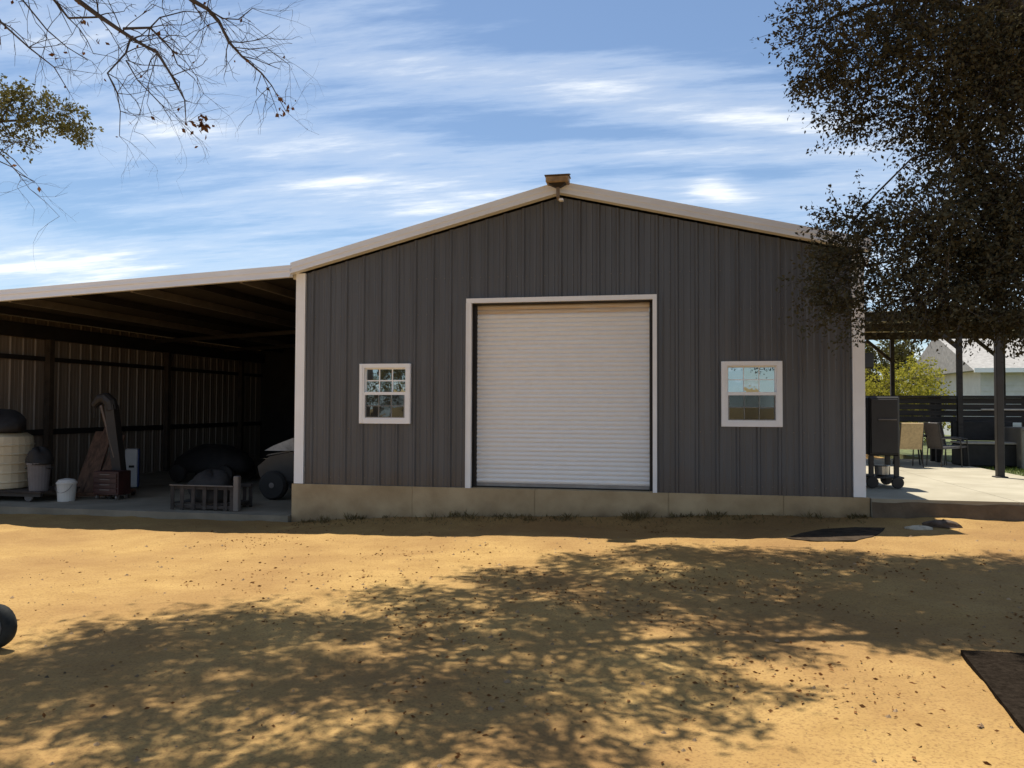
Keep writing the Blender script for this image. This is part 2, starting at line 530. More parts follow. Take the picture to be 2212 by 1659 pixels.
SL = 0.48          # barn floor level
slab = MB()
xs = [-4.60, -2.45, -0.4, 1.7, 3.4, 4.62]
for a, b in zip(xs[:-1], xs[1:]):
    slab.box(a + 0.004, b - 0.004, -0.06, 13.0, -0.5, SL)
slab.box(-4.59, 4.61, -0.05, 12.98, -0.49, SL - 0.008)
tag(slab.build('barn_slab', CONC), 'soil stained concrete foundation under the barn', kind='structure')
tag(MB().box(-14.0, -4.61, -0.16, 13.0, -0.5, -0.055).build('lean_to_slab', SHEDCONC), 'grey concrete floor of the open lean-to', kind='structure')
pt = MB()
for (a, b) in ((4.63, 6.6), (6.61, 8.6), (8.61, 13.5)):
    for (c_, d_) in ((-0.10, 2.6), (2.61, 5.6), (5.61, 9.6)):
        if a > 8 and c_ > 2: continue
        pt.box(a, b, c_, d_, -0.4, SL - 0.004)
tag(pt.build('patio', PATIO), 'sunlit concrete patio beside the barn', kind='structure')
bank = MB()
bx = np.linspace(4.63, 14, 60)
prev = None
vs, fs = [], []
for i, x in enumerate(bx):
    j = 0.03 * math.sin(5 * x) + 0.02 * math.sin(11 * x + 1)
    vs += [(x, -0.106, SL - 0.05 + 0.3 * j), (x, -0.12 + j * .1, SL - 0.12 + j), (x, -0.14 + j * .2, SL - 0.25), (x, -0.19 + .5 * j, 0.02)]
    if i:
        o = 4 * (i - 1)
        fs += [(o + k, o + k + 1, o + 5 + k, o + 4 + k) for k in range(3)]
tag(bank.add(vs, fs).build('earth_bank', EARTH, smooth=True), 'dark brown earth bank along the patio edge', kind='structure')

# near-black flat sheet standing in for cast shade, corner at the lower right
shade_poly = [(3.74, -6.12), (3.30, -9.6), (3.25, -11.5), (9.5, -12.0), (9.8, -5.9)]
tag(MB().prism(shade_poly, -0.05, 0.05).build('shade_sheet', mat('painted_shade', (0.022, 0.017, 0.013), 1.0, spec=0.0, var=0.25, scale=30, bump=0.5, bscale=120)), 'dark flat sheet painted in place of cast shade', kind='structure')

# ------------------------------------------------------------------ barn
W, EAVE, APEX, DEPTH = 4.55, 4.10, 5.17, 13.0
DW, DTOP = 1.46, 3.50       # door opening half width and top
barn = thing('metal_barn', 'charcoal ribbed metal barn with white roll-up door and low gable', 'barn', (0, 0, SL))
def topz(x):
    return APEX - (0.252 if x < 0 else 0.2352) * abs(x)
XW, HW, ZT, ZB = 2.947, 0.448, 2.517, 1.516
OPEN = [(-DW - 0.02, DW + 0.02, -9, DTOP), (-XW - HW + .03, -XW + HW - .03, ZB + .03, ZT - .03), (XW - HW + .03, XW + HW - .03, ZB + .03, ZT - .03)]
def rib_profile(x0, x1, pitch=0.305):
    pts = []
    k = math.floor(x0 / pitch) - 1
    while k * pitch < x1 + pitch:
        c = k * pitch
        for o, d in ((-.035, 0), (-.013, .029), (.013, .029), (.035, 0), (.088, 0), (.102, .008), (.116, 0), (.189, 0), (.203, .008), (.217, 0)):
            pts.append((c + o, d))
        k += 1
    return pts
def depth_at(prof, x):
    for (a, da), (b, db) in zip(prof[:-1], prof[1:]):
        if a <= x <= b:
            return da + (db - da) * (x - a) / (b - a)
    return 0
def siding(x0, x1, zlo, ztop, opens, ysign=-1, y0=0.0):
    """ribbed sheet facing -y between x0 and x1"""
    prof = rib_profile(x0 - .5, x1 + .5)
    xs = sorted(set([x0, x1] + [p for p, _ in prof if x0 < p < x1] + [e for o in opens for e in o[:2] if x0 < e < x1] + ([0.0] if x0 < 0 < x1 else [])))
    k = MB()
    for a, b in zip(xs[:-1], xs[1:]):
        if b - a < 1e-6: continue
        da, db = depth_at(prof, a), depth_at(prof, b)
        mid = (a + b) / 2
        cuts = [(zlo, None)]
        segs = [(zlo, None)]
        for (oa, ob, oz0, oz1) in opens:
            if oa - 1e-6 < mid < ob + 1e-6:
                new = []
                for (s0, s1) in segs:
                    if oz0 > zlo: new.append((s0, oz0))
                    new.append((oz1, s1))
                segs = new
        for (s0, s1) in segs:
            ta = ztop(a) if s1 is None else s1
            tb = ztop(b) if s1 is None else s1
            k.add([(a, y0 + ysign * da, s0), (b, y0 + ysign * db, s0), (b, y0 + ysign * db, tb), (a, y0 + ysign * da, ta)], [(0, 1, 2, 3)])
    return k
pw = 0.915
edges = [-W] + [(-4.5 + i) * pw - 0.045 for i in range(0, 10)]
edges = [-W, -3.705, -2.79, -1.875, -0.96, -0.045, 0.87, 1.785, 2.70, 3.615, W]
for i, (a, b) in enumerate(zip(edges[:-1], edges[1:])):
    # sheets overlap by one rib, each a hair proud of its neighbour
    siding(a, b + (0.03 if b < W else 0), SL - 0.03, lambda x: topz(x) + 0.02, OPEN, y0=-0.004 - 0.0025 * (i % 2)).build('wall_panel', SIDING, barn)
# framing behind the sheets closes the wall
core = MB()
def core_strip(a, b, z0, z1a, z1b):
    core.add([(a, .03, z0), (b, .03, z0), (b, .13, z0), (a, .13, z0), (a, .03, z1a), (b, .03, z1b), (b, .13, z1b), (a, .13, z1a)],
             [(3, 2, 1, 0), (4, 5, 6, 7), (0, 1, 5, 4), (1, 2, 6, 5), (2, 3, 7, 6), (3, 0, 4, 7)])
cx = [-W, -XW - HW + .03, -XW + HW - .03, -DW - .02, DW + .02, XW - HW + .03, XW + HW - .03, W]
for i, (a, b) in enumerate(zip(cx[:-1], cx[1:])):
    if i in (1, 5):
        core_strip(a, b, SL, ZB + .03, ZB + .03); core_strip(a, b, ZT - .03, topz(a), topz(b))
    elif i == 3:
        core_strip(a, 0, DTOP, topz(a), topz(0)); core_strip(0, b, DTOP, topz(0), topz(b))
    else:
        core_strip(a, b, SL, topz(a), topz(b))
core.build('wall_frame', STEEL, barn)
# fastener heads along the girts
k = MB()
for zrow in (SL + .12, SL + .95, SL + 1.9, SL + 2.85, SL + 3.45):
    for i in range(-29, 30):
        x = i * .1525 + .05
        if abs(x) > W - .2 or any(o[0] - .12 < x < o[1] + .12 and o[2] - .12 < zrow < o[3] + .12 for o in OPEN) or zrow > topz(x) - .12:
            continue
        k.lathe([(.011, 0), (.011, -.006), (.006, -.009)], (x, -.0065, zrow), 6, 'y')
sc_ = k.build('screw_heads', GALV, barn); sc_['kind'] = 'stuff'
# side and rear walls
for s_ in (-1, 1):
    k = MB()
    prof = rib_profile(0.0, DEPTH)
    pr = [(max(0.04, min(DEPTH, p)), d) for p, d in prof]
    for (a, da), (b, db) in zip(pr[:-1], pr[1:]):
        if b - a < 1e-5: continue
        x = s_ * (W - 0.03)
        k.add([(x + s_ * da, a, SL - .03), (x + s_ * db, b, SL - .03), (x + s_ * db, b, EAVE - .02), (x + s_ * da, a, EAVE - .02)], [(0, 1, 2, 3)])
    k.build('side_wall', SIDING, barn)
MB().add([(-W, DEPTH - .03, SL), (W, DEPTH - .03, SL), (W, DEPTH - .03, EAVE), (0, DEPTH - .03, APEX), (-W, DEPTH - .03, EAVE)], [(0, 1, 2, 3, 4)]).build('rear_wall', SIDING, barn)
# roof: two ribbed slopes
OV = 0.14
for s_ in (-1, 1):
    k = MB()
    ex = W + (0.075 if s_ < 0 else 0.10)
    def rz(x, k_=(0.252 if s_ < 0 else 0.2352)): return APEX + 0.21 - k_ * x
    prof = rib_profile(-OV, DEPTH)
    pr = [(max(-OV, min(DEPTH + .1, p)), d) for p, d in prof]
    for (a, da), (b, db) in zip(pr[:-1], pr[1:]):
        if b - a < 1e-5: continue
        k.add([(0, a, rz(0) + da), (0, b, rz(0) + db), (s_ * ex, b, rz(ex) + db), (s_ * ex, a, rz(ex) + da)], [(0, 1, 2, 3)])
    o = k.build('roof', ROOF, barn)
    u_ = MB()
    u_.add([(0, -OV + .02, rz(0) - .10), (0, DEPTH, rz(0) - .10), (s_ * ex, DEPTH, rz(ex) - .10), (s_ * ex, -OV + .02, rz(ex) - .10)], [(0, 1, 2, 3)])
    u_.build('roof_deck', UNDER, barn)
    # rake trim: folded cream flashing with a drip lip
    t = MB()
    za, zb, y1 = rz(0) + .035, rz(ex) + .035, -OV - .015
    H = 0.18
    x0_, x1_ = 0.0, s_ * ex
    t.add([(x0_, y1, za), (x1_, y1, zb), (x1_, y1, zb - H), (x0_, y1, za - H),
           (x0_, y1 + .12, za), (x1_, y1 + .12, zb), (x1_, y1 + .13, zb - H - .01), (x0_, y1 + .13, za - H - .01)],
          [(0, 1, 2, 3), (0, 4, 5, 1), (3, 2, 6, 7), (1, 5, 6, 2), (4, 7, 6, 5), (0, 3, 7, 4)])
    tr_ = t.build('rake_trim', RAKE, barn)
    t2 = MB()
    for (dz0, dz1, pr_) in ((-.075, -.10, .012), (-H + .02, -H - .008, .02)):
        t2.add([(x0_, y1 - pr_, za + dz0), (x1_, y1 - pr_, zb + dz0), (x1_, y1 - pr_, zb + dz1), (x0_, y1 - pr_, za + dz1),
                (x0_, y1 + .005, za + dz0), (x1_, y1 + .005, zb + dz0), (x1_, y1 + .005, zb + dz1), (x0_, y1 + .005, za + dz1)],
               [(0, 1, 2, 3), (0, 4, 5, 1), (3, 2, 6, 7)])
    t2.build('fold', RAKE, tr_)
    # eave gutter along the side
    MB().box(min(s_ * (W + .02), s_ * (W + .12)), max(s_ * (W + .02), s_ * (W + .12)), 0.05, DEPTH, EAVE - .10, EAVE - .02).build('gutter', TRIM, barn)
    # corner trim
    c_ = MB()
    xa, xb = s_ * (W - .155), s_ * (W + .02)
    c_.box(min(xa, xb), max(xa, xb), -.040, .10, SL + .005, EAVE + (-.02 if s_ < 0 else .0))
    c_.box(min(xa, xa + s_ * .018), max(xa, xa + s_ * .018), -.052, -.03, SL + .005, EAVE - .02)
    c_.build('corner_trim', TRIM, barn)
# door
for nm, bx_ in (('door_jamb', (-DW - .085, -DW, -.075, .0, SL + .0, DTOP + .0)), ('door_jamb', (DW, DW + .065, -.075, .0, SL, DTOP)),
                ('door_header', (-DW - .085, DW + .065, -.077, .0, DTOP + .001, DTOP + .075))):
    k = MB().box(*bx_)
    if nm == 'door_jamb':
        xm = bx_[0] if bx_[0] < 0 else bx_[1] - .016
        k.box(xm, xm + .016, -.088, -.076, SL, DTOP)
    k.build(nm, TRIM, barn)
# jamb reveals and guide rails
for s_ in (-1, 1):
    k = MB()
    a, b = s_ * (DW + .018), s_ * (DW + .003)
    k.box(min(a, b), max(a, b), 0.002, .30, SL + .001, DTOP)
    k.box(min(s_ * (DW + .0), s_ * (DW - .05)), max(s_ * DW, s_ * (DW - .05)), .135, .215, SL + .002, DTOP - .003)
    k.build('guide_rail', STEEL, barn)
MB().box(-DW, DW, .003, .30, DTOP - .012, DTOP - .002).build('head_lining', STEEL, barn)
door = thing('roll_up_door', None, None, (0, 0.17, SL)); del_keys = None
door.parent = barn; door.location = (0, 0.17, 0)
NS = 40
zs0, zs1 = SL + 0.075, DTOP - 0.015
sh = (zs1 - zs0) / NS
prof = [(.000, 0.0), (-.004, .10), (-.016, .28), (-.020, .5), (-.016, .72), (-.004, .90), (.004, .97), (.004, 1.0)]
def slat_mesh(nm, m):
    k = MB(); w = DW - .052
    for (ya, ta), (yb, tb) in zip(prof[:-1], prof[1:]):
        k.add([(-w, ya, ta * sh), (w, ya, ta * sh), (w, yb, tb * sh), (-w, yb, tb * sh)], [(0, 1, 2, 3)])
    me_ = bpy.data.meshes.new(nm)
    me_.from_pydata(k.v, [], k.f); me_.materials.append(m)
    return me_
ms, mr = slat_mesh('slat', DOOR), slat_mesh('slat_rusty', RUSTY)
for i in range(NS):
    shared('slat', mr if i >= NS - 2 else ms, door, (0, 0, zs0 - SL + i * sh), 'tan rust stained slat' if i >= NS - 2 else None)
MB().box(-DW + .053, DW - .053, .150, .19, SL + .022, SL + .072).build('bottom_bar', mat('door_bar', (0.30, 0.28, 0.26), 0.5), door)
MB().box(-DW + .06, DW - .06, .155, .185, SL + .002, SL + .021).build('rubber_seal', mat('black_rubber', (0.02, 0.02, 0.02), 0.8), door)

# windows
def window(xc, grid_top, grid_bot, label):
    fr = MB()
    x0, x1, z0, z1 = xc - HW, xc + HW, ZB, ZT
    t = .085
    fr.box(x0, x0 + t, -.060, .06, z0, z1); fr.box(x1 - t, x1, -.060, .06, z0, z1)
    fr.box(x0 + t, x1 - t, -.058, .06, z0, z0 + t * .95); fr.box(x0 + t, x1 - t, -.058, .06, z1 - t * .8, z1)
    fr.box(x0 + .01, x0 + t - .03, -.070, -.055, z0 + .01, z1 - .01); fr.box(x1 - t + .03, x1 - .01, -.070, -.055, z0 + .01, z1 - .01)
    w = fr.build('window', TRIM, barn, origin=(xc, 0, z0))
    w['label'] = label
    zi0, zi1, xi0, xi1 = z0 + t * .95, z1 - t * .8, x0 + t, x1 - t
    zm = (zi0 + zi1) / 2
    s_ = .03
    sash = MB()
    # lower sash sits forward of the upper one
    sash.box(xi0, xi1, -.050, -.012, zm - .028, zm + .022)
    for (a, b) in ((xi0, xi0 + s_), (xi1 - s_, xi1)):
        sash.box(a, b, -.048, -.014, zi0, zm - .028)
    sash.box(xi0 + s_, xi1 - s_, -.047, -.014, zi0, zi0 + s_)
    sash.box(xi0, xi1, .0, .04, zi1 - s_ * .8, zi1)
    for (a, b) in ((xi0, xi0 + s_ * .7), (xi1 - s_ * .7, xi1)):
        sash.box(a, b, .002, .04, zm + .022, zi1 - s_ * .8)
    sash.build('sash', TRIM, w)
    for (gname, a0, a1, b0, b1, yg, grid) in (('u', xi0 + s_ * .7, xi1 - s_ * .7, zm + .022, zi1 - s_ * .8, .015, grid_top), ('l', xi0 + s_, xi1 - s_, zi0 + s_, zm - .028, -.022, grid_bot)):
        nc, nr, mw = grid
        pwid, ph = (a1 - a0) / nc, (b1 - b0) / nr
        for c_ in range(nc):
            for r_ in range(nr):
                tx, tz = RNG.normal(0, .0012, 2)
                X0, X1, Z0, Z1 = a0 + c_ * pwid + .002, a0 + (c_ + 1) * pwid - .002, b0 + r_ * ph + .002, b0 + (r_ + 1) * ph - .002
                MB().add([(X0, yg - tx, Z0), (X1, yg + tx, Z0), (X1, yg + tx + tz, Z1), (X0, yg - tx + tz, Z1),
                          (X0, yg + .006, Z0), (X1, yg + .006, Z0), (X1, yg + .006, Z1), (X0, yg + .006, Z1)],
                         [(0, 1, 2, 3), (7, 6, 5, 4), (0, 4, 5, 1), (1, 5, 6, 2), (2, 6, 7, 3), (3, 7, 4, 0)]).build('pane', GLASS, w)
        for c_ in range(1, nc):
            MB().box(a0 + c_ * pwid - mw, a0 + c_ * pwid + mw, yg - .010, yg - .003, b0, b1).build('muntin', TRIM, w)
        for r_ in range(1, nr):
            MB().box(a0, a1, yg - .009, yg - .0035, b0 + r_ * ph - mw, b0 + r_ * ph + mw).build('muntin', TRIM, w)
    # half screen over the lower sash: woven strands
    k = MB()
    A0, A1, B0, B1, ys = xi0 + s_ * .6, xi1 - s_ * .6, zi0 + s_ * .6, zm - .03, -.0525
    st = .0125
    x = A0
    while x < A1:
        k.add([(x, ys, B0), (x + st * .40, ys, B0), (x + st * .40, ys, B1), (x, ys, B1)], [(0, 1, 2, 3)]); x += st
    z = B0
    while z < B1:
        k.add([(A0, ys - .0008, z), (A1, ys - .0008, z), (A1, ys - .0008, z + st * .25), (A0, ys - .0008, z + st * .25)], [(0, 1, 2, 3)]); z += st
    sc = k.build('insect_screen', SCREEN, w); sc['kind'] = 'stuff'
    return w
window(-XW, (3, 2, .010), (3, 2, .009), 'white framed gridded window left of the roll-up door')
window(XW, (3, 2, .006), (3, 2, .006), 'white framed window right of the roll-up door, blue in its upper sash')

# lamp on the gable peak
lamp = thing('gable_floodlight', 'tan box floodlight on a stem at the barn gable peak', 'floodlight', (0.0, -OV - .03, 5.10))
TAN = mat('lamp_tan', (0.36, 0.25, 0.14), 0.6, var=0.2, scale=8)
MB().cbox(-.19, .17, -.40, -.17, 5.335, 5.435, .015).build('housing', TAN, lamp)
MB().box(-.205, .185, -.415, -.155, 5.437, 5.450).build('top_plate', mat('lamp_lid', (0.16, 0.11, 0.07), 0.7), lamp)
MB().add([(-.15, -.36, 5.333), (.12, -.36, 5.333), (.12, -.20, 5.333), (-.15, -.20, 5.333), (-.05, -.30, 5.28), (.03, -.30, 5.28), (.03, -.22, 5.28), (-.05, -.22, 5.28)],
         [(0, 1, 2, 3), (7, 6, 5, 4), (0, 4, 5, 1), (1, 5, 6, 2), (2, 6, 7, 3), (3, 7, 4, 0)]).build('bracket', STEEL, lamp)
MB().tube([(-.01, -.26, 5.29), (-.01, -.26, 5.14), (-.005, -.20, 5.10)], .028, 8).build('stem', mat('lamp_stem', (0.20, 0.15, 0.10), 0.6), lamp)
MB().cbox(.00, .07, -.25, -.16, 5.075, 5.115, .008).build('end_cap', TRIM, lamp)
MB().bar((.12, -.28, 5.45), (.19, -.30, 5.475), .03, .012).build('sensor', STEEL, lamp)

# ------------------------------------------------------------------ open lean-to on the left
lean = thing('open_lean_to', 'dark open-fronted metal lean-to on the left side of the barn', 'lean-to', (-8.6, 0, -0.055))
XL = -12.3
def lz(x):      # underside line of the front rake
    return 3.97 + (x + 4.6) * 0.049
k = MB()
prof = rib_profile(-.15, DEPTH)
pr = [(max(-.15, min(DEPTH, p)), d) for p, d in prof]
for (a, da), (b, db) in zip(pr[:-1], pr[1:]):
    if b - a < 1e-5: continue
    k.add([(-4.60, a, lz(-4.6) + .20 + da), (-4.60, b, lz(-4.6) + .20 + db), (XL - .3, b, lz(XL - .3) + .20 + db), (XL - .3, a, lz(XL - .3) + .20 + da)], [(0, 1, 2, 3)])
k.build('roof', ROOF, lean)
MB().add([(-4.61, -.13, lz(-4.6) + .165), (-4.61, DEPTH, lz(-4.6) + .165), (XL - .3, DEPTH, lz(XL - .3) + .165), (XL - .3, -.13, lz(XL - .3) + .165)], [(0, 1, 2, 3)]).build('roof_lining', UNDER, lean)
a, b = -4.62, XL - .3
k = MB()
k.add([(a, -.165, lz(a) + .24), (b, -.165, lz(b) + .24), (b, -.165, lz(b) + .04), (a, -.165, lz(a) + .04), (a, -.06, lz(a) + .24), (b, -.06, lz(b) + .24), (b, -.06, lz(b) + .04), (a, -.06, lz(a) + .04)],
      [(0, 1, 2, 3), (0, 4, 5, 1), (3, 2, 6, 7), (4, 7, 6, 5), (0, 3, 7, 4), (1, 5, 6, 2)])
rk = k.build('rake_trim', RAKE, lean)
k = MB()
for (d0, d1, p_) in ((.165, .14, .012), (.06, .032, .02)):
    k.add([(a, -.165 - p_, lz(a) + d0), (b, -.165 - p_, lz(b) + d0), (b, -.165 - p_, lz(b) + d1), (a, -.165 - p_, lz(a) + d1), (a, -.16, lz(a) + d0), (b, -.16, lz(b) + d0), (b, -.16, lz(b) + d1), (a, -.16, lz(a) + d1)],
          [(0, 1, 2, 3), (0, 4, 5, 1), (3, 2, 6, 7)])
k.build('fold', RAKE, rk)
for i, x in enumerate((-5.6, -6.55, -7.75, -9.0, -10.3, -11.5)):
    MB().box(x - .03, x + .03, -.05, DEPTH - .05, lz(x) + .02, lz(x) + .16).build('purlin', GALV if i % 2 == 0 else STEEL, lean)
for y in (6.8, 10.2):
    MB().add([(-4.63, y - .05, lz(-4.6) - .08), (-4.63, y + .05, lz(-4.6) - .08), (XL, y + .05, lz(XL) - .08), (XL, y - .05, lz(XL) - .08),
              (-4.63, y - .05, lz(-4.6) + .018), (-4.63, y + .05, lz(-4.6) + .018), (XL, y + .05, lz(XL) + .018), (XL, y - .05, lz(XL) + .018)],
             [(0, 1, 2, 3), (7, 6, 5, 4), (0, 4, 5, 1), (1, 5, 6, 2), (2, 6, 7, 3), (3, 7, 4, 0)]).build('rafter', STEEL, lean)
# left wall of ribbed sheets, each sheet 3 ribs wide
rp = 0.345
for i in range(12):
    k = MB(); y0_, y1_ = 0.3 + i * 3 * rp, 0.3 + (i + 1) * 3 * rp + .03
    if y0_ > DEPTH - 1: break
    off = .0025 * (i % 2)
    pts_ = []
    for j in range(3):
        c_ = y0_ + (j + .0) * rp + .04
        for o_, d_ in ((-.036, 0), (-.015, .026), (.015, .026), (.036, 0), (.11, 0), (.12, .005), (.13, 0), (.215, 0), (.225, .005), (.235, 0)):
            pts_.append((c_ + o_, d_))
    pts_.append((y1_, 0))
    for (a, da), (b, db) in zip(pts_[:-1], pts_[1:]):
        k.add([(XL + off + da, a, -.05), (XL + off + db, b, -.05), (XL + off + db, b, lz(XL) + .15), (XL + off + da, a, lz(XL) + .15)], [(3, 2, 1, 0)])
    k.build('wall_panel', SHEDWALL, lean)
MB().box(XL - .06, XL - .02, 0.2, DEPTH, -.05, lz(XL) + .15).build('wall_backing', STEEL, lean)
MB().box(XL, -4.62, DEPTH - .25, DEPTH - .2, -.05, 4.0).build('rear_wall', STEEL, lean)
for z, h in ((2.80, .10), (1.12, .13)):
    MB().box(XL + .03, XL + .09, 0.3, DEPTH - .3, z, z + h).build('girt', STEEL, lean)
MB().box(XL + .03, XL + .16, 0.3, DEPTH - .3, lz(XL) - .30, lz(XL) + .01).build('eave_beam', STEEL, lean)
for y in (0.15, 3.0, 7.3, 11.2):
    MB().box(XL + .092, XL + .22, y - .07, y + .07, -.05, lz(XL) - .30).build('post', mat('brown_post', (0.06, 0.042, 0.028), 0.8, var=.25), lean)

FL = -0.055
# things stored under the lean-to
CREAM = mat('cream_plastic', (0.62, 0.54, 0.38), 0.55, var=0.08, scale=1.5)
BLACKC = mat('black_cover', (0.012, 0.010, 0.009), 0.75, var=0.3, scale=6, bump=0.4, bscale=9)
tr = thing('flat_trolley', 'low dark flat trolley under the cream tank', 'trolley', (-10.9, 0.9, FL))
k = MB()
for i in range(7):
    k2 = MB().cbox(-12.0, -9.98, .42 + i * .15, .555 + i * .15, .115, .15, .006); k2.build('deck_plank', mat('dark_wood', (0.045, 0.030, 0.022), 0.85, var=.3, scale=6, stretch=(.4, 5, 5)), tr)
MB().box(-11.7, -10.02, .46, .52, .05, .113).box(-11.7, -10.02, 1.36, 1.42, .05, .113).build('bearer', STEEL, tr)
for (x, y) in ((-11.4, .50), (-10.3, .50), (-11.4, 1.38), (-10.3, 1.38)):
    k = MB().lathe([(.03, -.026), (.085, -.022), (.092, 0), (.085, .022), (.03, .026)], (x, y, .038), 16, 'y')
    k.build('wheel', mat('grey_wheel', (0.10, 0.09, 0.085), .7), tr, smooth=False)
bn = thing('storage_tank', 'round cream ribbed plastic tank at the left edge of the lean-to', 'tank', (-11.1, .9, .15))
k = MB()
n = 14
for i in range(n):
    pass
x0, x1, y0, y1, z0, z1 = -12.0, -10.78, .50, 1.30, .152, 1.26
tcx, tcy, tr_ = -11.42, .93, .60
k.lathe([(tr_ - .05, 0), (tr_ - .01, .02), (tr_, .08), (tr_, .92), (tr_ - .02, 1.02), (tr_ - .12, 1.09), (.10, 1.108)], (tcx, tcy, z0), 28); k.build('body', CREAM, bn)
for i in range(5):
    MB().lathe([(tr_ + .001, 0), (tr_ + .018, .012), (tr_ + .018, .028), (tr_ + .001, .04)], (tcx, tcy, z0 + .12 + i * .18), 28).build('ring_rib', CREAM, bn)
tag(blob((-11.42, .88, 1.262), (.62, .42, .42), 3).build('tarp', BLACKC, smooth=True), 'black tarp bundled on top of the cream tank', 'tarp')
tb = MB()
tb.lathe([(.155, 0), (.165, .02), (.20, .50), (.215, .505), (.215, .54), (.19, .54), (.18, .48)], (-10.20, .62, .152), 20)
gb = thing('rubbish_bin', 'grey plastic rubbish bin in front of the cream tank', 'bin', (-10.20, .62, .152))
tb.build('tub', mat('grey_plastic', (0.135, 0.125, 0.13), .6, var=.08), gb, smooth=False)
for s_ in (-1, 1):
    MB().tube([(-10.20 + s_ * .21, .56, .60), (-10.20 + s_ * .25, .56, .58), (-10.20 + s_ * .25, .68, .58), (-10.20 + s_ * .21, .68, .60)], .012, 6).build('handle', STEEL, gb)
tag(blob((-10.21, .62, .66), (.225, .21, .30), 5, rough=.3).build('rubbish_sack', BLACKC, smooth=True), 'dark sack bulging out of the grey bin', 'sack')
bk = thing('plastic_bucket', 'white plastic bucket on the lean-to floor', 'bucket', (-9.74, .80, FL))
k = MB().lathe([(.150, 0), (.155, .01), (.172, .33), (.185, .335), (.185, .365), (.176, .37), (.14, .415), (.03, .44)], (-9.74, .80, FL), 22)
k.build('body', mat('white_plastic', (0.58, 0.56, 0.52), .55, var=.06), bk, smooth=False)
MB().tube([(-9.74 + .182 * math.cos(t), .80 - .10 * math.sin(t) - .06, FL + .33 - .16 * math.sin(t)) for t in np.linspace(0, math.pi, 10)], .005, 5).build('handle', GALV, bk)
# tall hoist with curved boom
RUST = mat('rust_steel', (0.11, 0.055, 0.032), .85, var=.35, scale=7, bump=.3)
ho = thing('engine_hoist', 'tall dark rusty workshop hoist with bent boom in the lean-to', 'hoist', (-9.45, 1.6, FL))
MB().bar((-9.14, 1.6, FL + .10), (-9.42, 1.6, 1.80), .20, .17).build('mast', STEEL, ho)
MB().tube([(-9.40, 1.6, 1.70), (-9.44, 1.6, 1.86), (-9.55, 1.6, 1.95), (-9.68, 1.6, 1.93), (-9.82, 1.6, 1.80)], [.12, .125, .12, .10, .07], 10).build('boom', STEEL, ho)
MB().tube([(-9.28, 1.55, .75), (-9.62, 1.55, 1.80)], [.04, .03], 8).build('hydraulic_ram', mat('ram_steel', (0.14, 0.10, 0.075), .5, .3), ho)
for y in (1.25, 1.95):
    MB().bar((-9.15, y, FL + .10), (-10.0, y, FL + .07), .08, .08).build('base_leg', RUST, ho)
MB().bar((-9.18, 1.20, FL + .10), (-9.18, 2.0, FL + .10), .1, .08).build('cross_bar', RUST, ho)
MB().tube([(-9.82, 1.6, 1.80), (-9.82, 1.6, 1.55)], .012, 5).build('chain', STEEL, ho)
for (x, y) in ((-9.15, 1.25), (-9.15, 1.95), (-10.0, 1.25), (-10.0, 1.95)):
    MB().lathe([(.015, -.018), (.045, -.015), (.045, .015), (.015, .018)], (x, y, FL + .046), 12, 'y').build('caster', STEEL, ho)
bd = thing('leaning_board', 'brown wooden boards leaning beside the hoist', 'board', (-9.85, 1.9, FL))
BROWNW = mat('brown_board', (0.115, 0.062, 0.038), .8, var=.3, scale=3, stretch=(5, 5, .5))
for i, (dx_, hgt) in enumerate(((0, 1.30), (.24, 1.46), (.48, 1.22))):
    k = MB(); x = -10.32 + dx_
    k.add([(x, 1.62, FL), (x + .225, 1.62, FL), (x + .225 + .05, 2.2, FL + hgt), (x + .05, 2.2, FL + hgt), (x, 1.66, FL), (x + .225, 1.66, FL), (x + .275, 2.24, FL + hgt), (x + .05, 2.24, FL + hgt)],
          [(0, 1, 2, 3), (7, 6, 5, 4), (0, 4, 5, 1), (1, 5, 6, 2), (2, 6, 7, 3), (3, 7, 4, 0)])
    k.build('board', BROWNW, bd)
ch = thing('tool_chest', 'dark maroon tool chest with drawers near the hoist', 'tool chest', (-9.15, 1.35, FL))
MAR = mat('maroon_paint', (0.050, 0.016, 0.014), .5, var=.2)
MB().cbox(-9.42, -8.86, 1.12, 1.50, FL + .09, .50, .012).build('cabinet', MAR, ch)
for i in range(4):
    d_ = MB().cbox(-9.39, -8.89, 1.100, 1.122, .08 + i * .10, .165 + i * .10, .004).build('drawer', MAR, ch)
    MB().box(-9.25, -9.03, 1.088, 1.099, .135 + i * .10, .15 + i * .10).build('handle', GALV, d_)
for (x, y) in ((-9.36, 1.18), (-8.92, 1.18), (-9.36, 1.44), (-8.92, 1.44)):
    MB().lathe([(.012, -.018), (.045, -.015), (.045, .015), (.012, .018)], (x, y, FL + .046), 12, 'x').build('caster', GALV, ch)
co = thing('upright_cooler', 'narrow white cooler with a blue side standing in the lean-to', 'cooler', (-10.0, 3.1, FL))
co.rotation_euler.z = R(33)
MB().cbox(-10.18, -9.93, 2.95, 3.35, FL + .04, .83, .02).build('body', mat('cooler_white', (0.66, 0.67, 0.68), .5, var=.05), co)
MB().cbox(-9.928, -9.90, 2.95, 3.35, FL + .04, .82, .008).build('side_panel', mat('cooler_blue', (0.03, 0.06, 0.22), .5), co)
MB().cbox(-10.10, -9.99, 2.930, 2.949, .42, .47, .006).build('latch', STEEL, co)
MB().box(-10.17, -9.94, 2.97, 3.33, FL, FL + .04).build('base', STEEL, co)
mw = thing('covered_mower', 'ride-on mower under a black cover by the shed wall', 'mower', (-9.3, 5.0, FL))
blob((-9.2, 5.0, FL + .25), (.95, .60, .62), 9, rough=.16).build('cover', BLACKC, mw, smooth=True)
